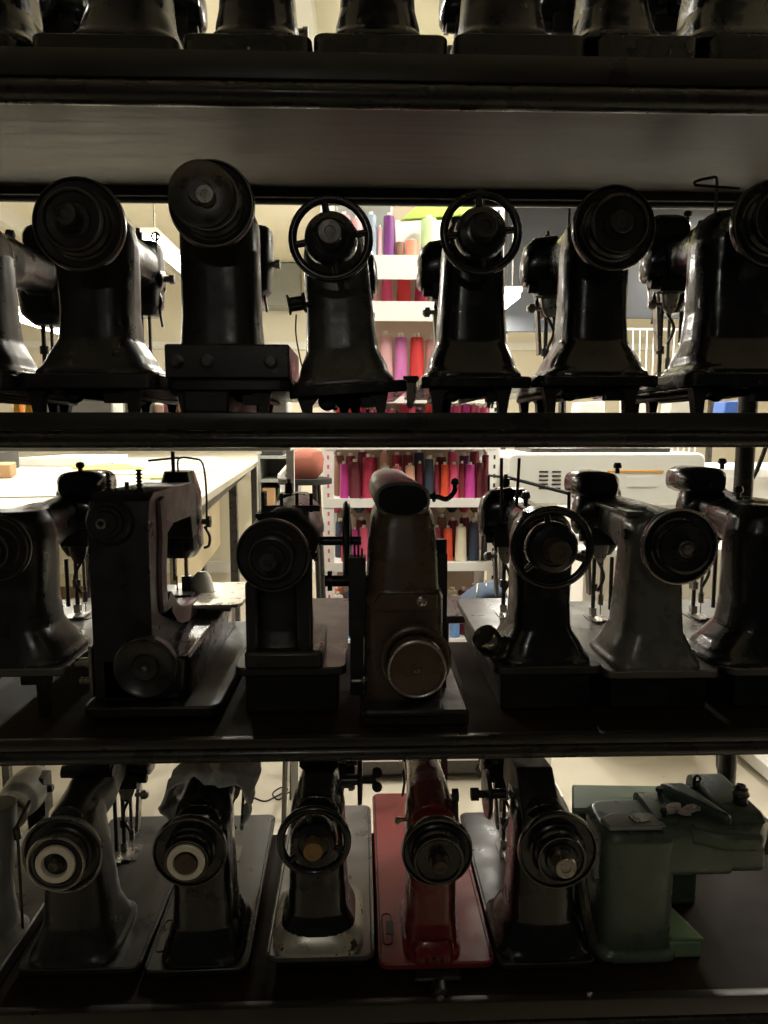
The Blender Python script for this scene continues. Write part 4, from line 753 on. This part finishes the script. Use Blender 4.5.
on_table('fabric_roll', 'folded black fabric bundle at the left of the cutting table', 'fabric', 1.9, 1.4, .6, .3, .1, 'rubber', .15)
on_table('paper_pile', 'brown paper parcel on the left of the cutting table behind the black fabric', 'parcel', 1.4, 1.15, .32, .26, .06, 'carton', .3)
def at_thing(name, label, cat, px, pyb, pyt, w, Y, m, group=None, dy=.12, bev=.006):
    """upright box standing with its foot at pyb (pixels) and top at pyt at distance Y"""
    p0 = P(px, pyb, Y); k = MPP(px, pyb, Y); h = P(px, pyt, Y).z - p0.z
    b = nb(); box(b, -w * k / 2, w * k / 2, 0, dy, 0, h); o = obj(name, b, m, bevel=bev); o.location = p0; return tag(o, label, cat, group)
# stool-high stack of cartons and goods beside the table (seen in the gap over the second shelf)
ct = thing('side_counter', 'narrow white counter holding small goods just behind the second machine shelf', 'counter', (-.60, 1.78, 0))
b = nb(); box(b, -.5, .43, 0, .2, EYE - .055, EYE - .03); obj('counter_top', b, 'white', ct, bevel=.003)
for x in (-.48, .418):
    b = nb(); box(b, x - .01, x + .01, .1, .12, 0, EYE - .055); obj('leg', b, 'rackwhite', ct)
def on_counter(name, label, cat, px, w, top, m, Y=1.84, dy=.08, bev=.006):
    z0 = EYE - .03; p = P(px, 410, Y); k = MPP(px, 410, Y); h = max(.02, P(px, top, Y).z - z0)
    b = nb(); box(b, -w * k / 2, w * k / 2, 0, dy, 0, h); o = obj(name, b, m, bevel=bev); o.location = (p.x, Y, z0); return tag(o, label, cat)
b = nb(); prism(b, [(-.04, 0), (.04, 0), (.03, .03), (.025, .04), (.022, .11), (.008, .11), (.004, .06), (-.006, .06), (-.01, .1), (-.022, .1), (-.026, .04)], 'y', 0, .03)
o = obj('clamp', b, 'orange', bevel=.003); o.location = (P(15, 410, 1.8).x, 1.84, EYE - .03); tag(o, 'small orange hand clamp standing at the far left of the white counter', 'clamp')
on_counter('white_parcel', 'small white parcel beside the orange clamp', 'parcel', 52, 20, 401, 'white')
on_counter('white_parcel', 'wide white parcel under the pulley machine, second from the orange clamp', 'parcel', 92, 42, 399, 'plastic')
on_counter('white_parcel', 'pale parcel to the right of the wide white parcel', 'parcel', 140, 32, 402, 'paper')
on_counter('pink_pouch', 'faded pink pouch next to a yellow dot on the white counter', 'pouch', 172, 18, 397, thread_mat('dusty pink'))
on_counter('yellow_tape', 'little roll of yellow tape beside the pink pouch', 'tape', 184, 7, 400, 'yellow', 1.8)
on_counter('plastic_tub', 'pale cream tub behind the box base machine', 'tub', 246, 24, 398, 'paper')
on_counter('plastic_tub', 'white tub to the left of the cream tub', 'tub', 224, 16, 400, 'white')
on_counter('plastic_tub', 'light grey tub at the right end of the white counter', 'tub', 276, 24, 400, 'rackwhite', 1.82)
# grey cabinet and pipe behind the cylinder-arm machine
ca = thing('cabinet', 'pale grey open cabinet standing at the end of the cutting table', 'cabinet', (P(277, 520, 4.6).x, 4.6, 0))
ca.scale = (.68, 1, 1)
b = nb(); box(b, -.17, -.15, 0, .5, 0, 1.34); box(b, .15, .17, 0, .5, 0, 1.34); box(b, -.17, .17, .48, .5, 0, 1.34)
obj('frame', b, 'greycab', ca)
for z in (.3, .62, .92, 1.18, 1.33):
    b = nb(); box(b, -.15, .15, .01, .48, z - .02, z); obj('shelf_board', b, 'greycab', ca)
def in_cab(name, label, cat, x, z, w, h, m):
    w *= .68
    b = nb(); box(b, -w / 2, w / 2, 0, .2, 0, h); o = obj(name, b, m, bevel=.008); o.location = (ca.location.x + x * .68, 4.63, z + .0005); tag(o, label, cat)
in_cab('carton', 'orange brown carton in the grey cabinet, level with the wooden table panel', 'box', -.08, .92, .13, .2, 'carton')
in_cab('carton', 'second brown carton in the grey cabinet, one shelf lower', 'box', -.07, .62, .12, .2, 'carton')
in_cab('green_bag', 'dark green bag in the grey cabinet beside the carton', 'bag', .06, .92, .11, .2, 'greenbox')
in_cab('green_bag', 'green bag low in the grey cabinet', 'bag', .06, .62, .12, .14, 'greenbox')
in_cab('black_case', 'black case on top of the grey cabinet', 'case', -.04, 1.33, .2, .09, 'rubber')
b = nb(); z0 = P(305, 478, 2.7).z
loft_z(b, [(0, 0, 0, .045, .05, 2.4), (.02, 0, 0, .066, .06, 2.6), (.07, .002, 0, .07, .065, 2.8), (.1, 0, 0, .062, .05, 2.4), (.11, 0, 0, .03, .03, 2)]); o = obj('cloth_bundle', b, 'terracotta'); o.location = (P(305, 478, 2.7).x, 2.7, z0); tag(o, 'terracotta red cloth bundle standing on a stool left of the thread rack', 'cloth')
st = thing('stool', 'dark tall stool carrying the terracotta cloth bundle', 'stool', (P(305, 478, 2.7).x, 2.7, 0))
b = nb(); lathe(b, [(0, 0), (.1, 0), (.1, .02), (0, .02)], (0, 0, z0 - .0205), (0, 0, 1), 28); obj('seat', b, 'rubber', st)
for a in range(4):
    b = nb(); cyl(b, (.12 * math.cos(a * PI / 2 + .7), .12 * math.sin(a * PI / 2 + .7), 0), (.06 * math.cos(a * PI / 2 + .7), .06 * math.sin(a * PI / 2 + .7), z0 - .02), .01); obj('leg', b, 'dark_steel', st)
b = nb(); tube(b, smoothpts([(0, 0, 0), (0, 0, 1.2), (-.01, 0, 1.3), (.03, 0, 1.36), (.03, 0, 1.42), (-.01, 0, 1.48), (-.01, 0, 1.7)]), .012); o = obj('pipe', b, 'white'); o.location = (P(283, 470, 2.95).x, 2.95, 0); tag(o, 'thin white bent pipe rising left of the terracotta bundle', 'pipe')
bn = thing('bench', 'dark narrow bench carrying brown cartons behind the left end of the third shelf', 'bench', (P(78, 600, 2.3).x, 2.35, 0))
b = nb(); box(b, -.32, .32, 0, .3, .74, .76); obj('bench_top', b, 'dark_steel', bn, bevel=.003)
for x in (-.3, .3):
    for y in (.02, .26):
        b = nb(); box(b, x - .012, x + .012, y, y + .024, 0, .74); obj('leg', b, 'dark_steel', bn)
for i, (dx, w, h, lab) in enumerate([(-.16, .26, .17, 'wide brown carton on the bench behind the left machines'), (.1, .2, .23, 'taller brown carton on the bench, nearest the C-frame machine')]):
    b = nb(); box(b, -w / 2, w / 2, 0, .22, 0, h); o = obj('carton', b, 'carton', bevel=.004); o.location = (bn.location.x + dx, 2.39, .7605); tag(o, lab, 'box')
# scrap of cream cloth on the C-frame bed
b = nb(); loft_z(b, [(0, 0, 0, .03, .02, 2.2), (.012, .002, 0, .026, .018, 2.6), (.03, .004, 0, .02, .012, 2), (.042, .006, 0, .01, .006, 2)], 14); o = obj('cloth_scrap', b, 'paper'); o.location = P(200, 592, 1.5); o.location.z = ZT[2] + .1245; tag(o, 'crumpled cream cloth scrap on the bed of the C-frame machine', 'cloth')
# folded jeans on the bed behind
b = nb(); loft_x(b, [(-.05, 0, .008, .05, .008, 3), (-.03, 0, .018, .06, .016, 3), (.0, 0, .028, .06, .026, 2.8), (.035, 0, .03, .058, .028, 2.8), (.055, 0, .022, .05, .02, 2.6)], 20); p = P(482, 606, 1.75)
jn = thing('jeans_fabric', 'folded blue jeans fabric with pale stitching behind the third shelf', 'fabric', (p.x, 1.75, p.z)); obj('folded_cloth', b, 'denim', jn)
for q_ in (-.012, .01, .03):
    b = nb(); tube(b, [(q_ - .02, -.058, .012), (q_ - .01, -.045, .045), (q_, .0, .057)], .0016, 6); obj('seam', b, 'stitch', jn)
js = thing('side_table', 'small dark table carrying the folded jeans fabric', 'table', (p.x, 1.75, 0))
b = nb(); box(b, -.12, .1, -.09, .12, p.z - .02, p.z - .0005); obj('table_top', b, 'dark_steel', js, bevel=.003)
for sx in (-.1, .08):
    for sy in (-.07, .1):
        b = nb(); box(b, sx - .008, sx + .008, sy - .008, sy + .008, 0, p.z - .02); obj('leg', b, 'dark_steel', js)

# ------------------------------------------------------------------ white embroidery machine on the right
YM = 2.75; xa, xb = P(508, 480, YM).x, P(705, 480, YM).x; z1, z0 = P(600, 453, YM).z, P(600, 505, YM).z
em = thing('embroidery_machine', 'long white embroidery machine body with vents and an orange line, right of the thread rack', 'embroidery machine', ((xa + xb) / 2, YM, 0)); XM = (xa + xb) / 2; w2 = (xb - xa) / 2
b = nb(); prism(b, rrect(-w2, w2, z0, z1, .03, 5), 'y', .0, .42); obj('body', b, 'plastic', em, bevel=.008)
for i in range(2):
    b = nb()
    for j in range(5): box(b, -w2 + .12 + i * .05, -w2 + .155 + i * .05, -.0015, .002, z1 - .075 - j * .016, z1 - .069 - j * .016)
    obj('vent', b, 'oval', em)
b = nb(); box(b, .0, .22, -.002, .001, z1 - .075, z1 - .068); obj('orange_line', b, 'orange', em)
b = nb(); prism(b, rrect(w2 * .2, w2 * .5, z1 - .13, z1 - .09, .004), 'y', -.0025, .001); obj('control_panel', b, 'white', em)
zt2 = P(600, 545, YM).z
b = nb(); box(b, -w2 + .12, w2 + .5, -.1, .5, zt2 - .03, zt2); obj('table_top', b, 'white', em, bevel=.004)
b = nb(); box(b, -w2 + .02, -w2 + .2, .02, .4, zt2, z0 + .02); box(b, w2 - .25, w2 - .02, .02, .4, zt2, z0 + .02); obj('support', b, 'plastic', em, bevel=.004)
for x in (-w2 + .14, w2 + .4):
    b = nb(); box(b, x, x + .06, .0, .06, .06, zt2 - .03); box(b, x - .02, x + .08, -.12, .45, .02, .08); obj('stand_leg', b, 'rackwhite', em, bevel=.004)
b = nb(); box(b, -w2 + .1, w2 - .12, .05, .36, z1, z1 + .018); obj('top_tray', b, 'dark_steel', em, bevel=.003)
for i, (px, col) in enumerate([(590, 'red orange'), (601, 'magenta'), (612, 'yellow'), (619, 'yellow'), (634, 'crimson'), (643, 'white'), (655, 'black')]):
    p = P(px, 452, YM + .15); spool(col, p.x, YM + .15, z1 + .018, .05 - .0, .018, '%s thread spool on the white embroidery machine, %s from left' % (col, ordn[i]), 'spool', 'spools on the embroidery machine')
for i, (px, w, top, m, lab, nm, cat) in enumerate([(590, 34, 401, 'white', 'white box on top of the embroidery machine, under the disc pulley machine', 'white_box', 'box'), (645, 20, 398, 'plastic', 'white canister on top of the embroidery machine', 'canister', 'canister'), (684, 38, 396, 'paper', 'cream box with sloping top on the right of the embroidery machine', 'cream_box', 'box'), (733, 26, 400, 'bluebox', 'small blue and green patterned tin above the right end of the embroidery machine', 'tin', 'tin')]):
    Y = YM + .3; p = P(px, 420, Y); k = MPP(px, 420, Y); zb_ = z1 + .018; h = P(px, top, Y).z - zb_
    b = nb(); W_ = w * k / 2; prism(b, [(-W_, 0), (W_, 0), (W_ * .85, h), (-W_ * .7, h * .97)], 'y', 0, .1); o = obj(nm, b, m, bevel=.006); o.location = (p.x, Y, zb_); tag(o, lab, cat)
sh2 = thing('wall_counter', 'white counter beyond the embroidery machine at the right side of the room', 'counter', (1.75, 3.2, 0))
b = nb(); box(b, -.75, 1.2, 0, .6, EYE - .22, EYE - .18); obj('counter_top', b, 'white', sh2, bevel=.003)
b = nb(); box(b, -.72, 1.15, .04, .58, .1, EYE - .22); obj('cabinet_body', b, 'rackwhite', sh2, bevel=.003)
b = nb(); box(b, -.7, 1.13, .1, .55, 0, .1); obj('plinth', b, 'rubber', sh2)
# white comb-like rack of rulers seen through the right gap
cb = thing('wire_basket', 'white wire basket with thin upright ribs on the counter behind the second shelf', 'basket', (P(658, 350, 3.3).x, 3.3, EYE - .18))
zc_ = P(658, 330, 3.3).z - (EYE - .18)
b = nb(); box(b, -.16, .2, .0, .25, 0, .012); obj('basket_base', b, 'white', cb)
for i in range(14):
    b = nb(); cyl(b, (-.15 + i * .026, 0, .01), (-.19 + i * .032, -.02, zc_), .0035, 8); obj('rib', b, 'white', cb)
b = nb(); tube(b, [(-.19, -.02, zc_), (.23, -.02, zc_)], .005); obj('basket_rim', b, 'white', cb)
# dark panels on the right
for (x0p, x1p, yt, ybm, lab) in ((507, 566, 196, 332, 'dark grey partition board behind the glossy machines, left of two'), (568, 720, 196, 318, 'wide dark blue-grey partition board behind the right-hand machines')):
    Y = 4.6; a, c = P(x0p, 300, Y), P(x1p, 300, Y); zt_, zb_ = P(600, yt - 40, Y).z, P(600, ybm, Y).z
    pb = thing('partition_board', lab, 'board', ((a.x + c.x) / 2, Y, 0)); w = (c.x - a.x) / 2
    b = nb(); box(b, -w, w, 0, .03, zb_, zt_); obj('panel', b, 'darkpanel', pb, bevel=.003)
    for s in (-1, 1):
        b = nb(); box(b, s * w - .015, s * w + .015, .03, .06, 0, zt_); obj('upright', b, 'dark_steel', pb)
# grey wall cabinet on the left back wall
b = nb(); p0, p1 = P(236, 262, RY1 - .3), P(300, 306, RY1 - .3); box(b, p0.x, p1.x, RY1 - .3, RY1 - .001, p1.z, p0.z); o = obj('wall_cabinet', b, 'greycab', bevel=.01); tag(o, 'pale grey cabinet hanging on the far wall left of the spoked handwheel', 'cabinet')
wr = thing('wardrobe', 'low white cabinet standing on the floor behind the green machine', 'cabinet', (P(650, 800, 3.85).x, 3.85, 0))
b = nb(); box(b, -.05, .9, 0, .5, .03, 1.2); obj('cabinet_body', b, 'white', wr, bevel=.006)
for x in (.2, .45, .7):
    b = nb(); box(b, x - .003, x + .003, -.004, .002, .1, 1.15); obj('door_gap', b, 'oval', wr)
b = nb(); box(b, -.03, .88, .03, .48, 0, .03); obj('plinth', b, 'rubber', wr)
pd = thing('pedestal', 'small white pedestal box with a dark slot standing on the concrete floor', 'pedestal', (P(577, 775, 3.9).x, 3.95, 0))
b = nb(); box(b, -.13, .13, 0, .3, .04, .7); obj('pedestal_body', b, 'white', pd, bevel=.006)
b = nb(); box(b, .0, .11, -.004, .01, .09, .17); obj('slot', b, 'oval', pd)
b = nb(); box(b, -.11, .11, .02, .28, 0, .04); obj('plinth', b, 'rubber', pd)
b = nb(); p = PZ(272, 796, .003)
tube(b, smoothpts([(-.1, .02, 0), (-.06, -.02, 0), (-.02, -.04, 0), (.02, -.0, 0), (.06, .05, 0), (.03, .07, 0), (-.0, .02, 0), (.03, -.03, 0), (.06, .02, 0), (.11, .06, 0), (.1, .02, 0)]), .0028, 6); o = obj('loose_thread', b, 'wire'); o.location = p; tag(o, 'dark tangled thread lying on the concrete floor', 'thread')
# brush between the machines on the second shelf
for (px, lab, tp_) in ((411, 'pale bristle brush hanging between the tilted machine and the black spoked machine', 376), (490, 'small reddish brush hanging under the black spoked machine', 382)):
    p = P(px, tp_, 1.3); br = thing('bristle_brush', lab, 'brush', tuple(p)); zl_ = P(px, 409, 1.3).z - p.z
    b = nb(); box(b, -.014, .014, -.006, .006, -.012, .0); obj('ferrule', b, 'rubber', br, bevel=.002)
    b = nb(); rn = random.Random(px)
    for i in range(46):
        x = rn.uniform(-.011, .011); cyl(b, (x, rn.uniform(-.004, .004), -.01), (x * rn.uniform(.1, .9) + rn.uniform(-.002, .002), rn.uniform(-.004, .004), zl_ * rn.uniform(.75, 1)), .0009, 5)
    obj('bristles', b, 'bristle', br)

b = nb(); a = P(740, 620, 1.62); fl = P(742, 900, 1.66); fl.z = .006
pts = [P(774, 425, 1.6), P(757, 470, 1.62), P(742, 505, 1.62), P(733, 620, 1.62), P(718, 752, 1.62), P(727, 800, 1.63), Vector((fl.x, fl.y, .3)), Vector((fl.x, fl.y + .03, .03)), Vector((fl.x + .1, fl.y + .1, .006))]
tube(b, smoothpts([p_ - a for p_ in pts]), .005); o = obj('cable', b, 'rubber'); o.location = a; tag(o, 'black cable hanging down behind the shelving beside the right rear post', 'cable')

# ------------------------------------------------------------------ fluorescent lamps
def lamp(label, x, y0, y1, z, power, hw=.05):
    r = thing('fluorescent_lamp', label, 'lamp', (x, y0, z)); L = y1 - y0
    b = nb(); box(b, -hw, hw, 0, L, .03, .06); obj('housing', b, 'white', r, bevel=.004)
    for s in (-1, 1):
        b = nb(); cyl(b, (s * .025, .02, .012), (s * .025, L - .02, .012), .016, 14); obj('tube', b, 'lamp', r)
    for t in (.12, .88):
        b = nb(); cyl(b, (0, L * t, .07), (0, L * t, RH - z - .0), .004, 8); obj('hanger', b, 'steel', r)
    ld = bpy.data.lights.new('lamp_light', 'AREA'); ld.shape = 'RECTANGLE'; ld.size = hw * 2; ld.size_y = L; ld.energy = power; ld.color = (1, .95, .83)
    lo = bpy.data.objects.new('lamp_light', ld); C.objects.link(lo); lo.parent = r; lo.location = (0, L / 2, -.012)
PW = 58
lamp('long fluorescent lamp hanging low over the cutting table, far left', -1.95, 3.3, 5.0, EYE + .62, PW * .3)
lamp('fluorescent lamp hanging over the right edge of the cutting table', -1.12, 4.0, 5.1, EYE + 1.0, PW * .5)
lamp('fluorescent lamp hanging right of the thread rack', .85, 4.05, 4.45, EYE + .72, PW * .5)
lamp('fluorescent lamp near the ceiling in the middle of the room', -.1, 4.4, 5.9, EYE + 1.35, PW)
lamp('fluorescent lamp near the ceiling at the right wall', 2.4, 2.6, 4.2, EYE + 1.35, PW)
lamp('fluorescent lamp near the ceiling just behind the shelving, left', -1.0, 1.9, 3.1, EYE + 1.42, PW * .8)
lamp('fluorescent lamp near the ceiling just behind the shelving, right', .9, 1.9, 3.1, EYE + 1.42, PW)
lamp('small dim hanging lamp behind the viewer', -.25, -1.1, -.85, 2.2, 3.0, .06)
w = bpy.data.worlds.new('dim_room'); bpy.context.scene.world = w; w.use_nodes = True
w.node_tree.nodes['Background'].inputs[0].default_value = (1, .93, .85, 1); w.node_tree.nodes['Background'].inputs[1].default_value = .014
sc = bpy.context.scene
sc.view_settings.view_transform = 'Standard'; sc.view_settings.look = 'None'; sc.view_settings.gamma = 1; sc.view_settings.exposure = .08
sc.view_settings.use_curve_mapping = False
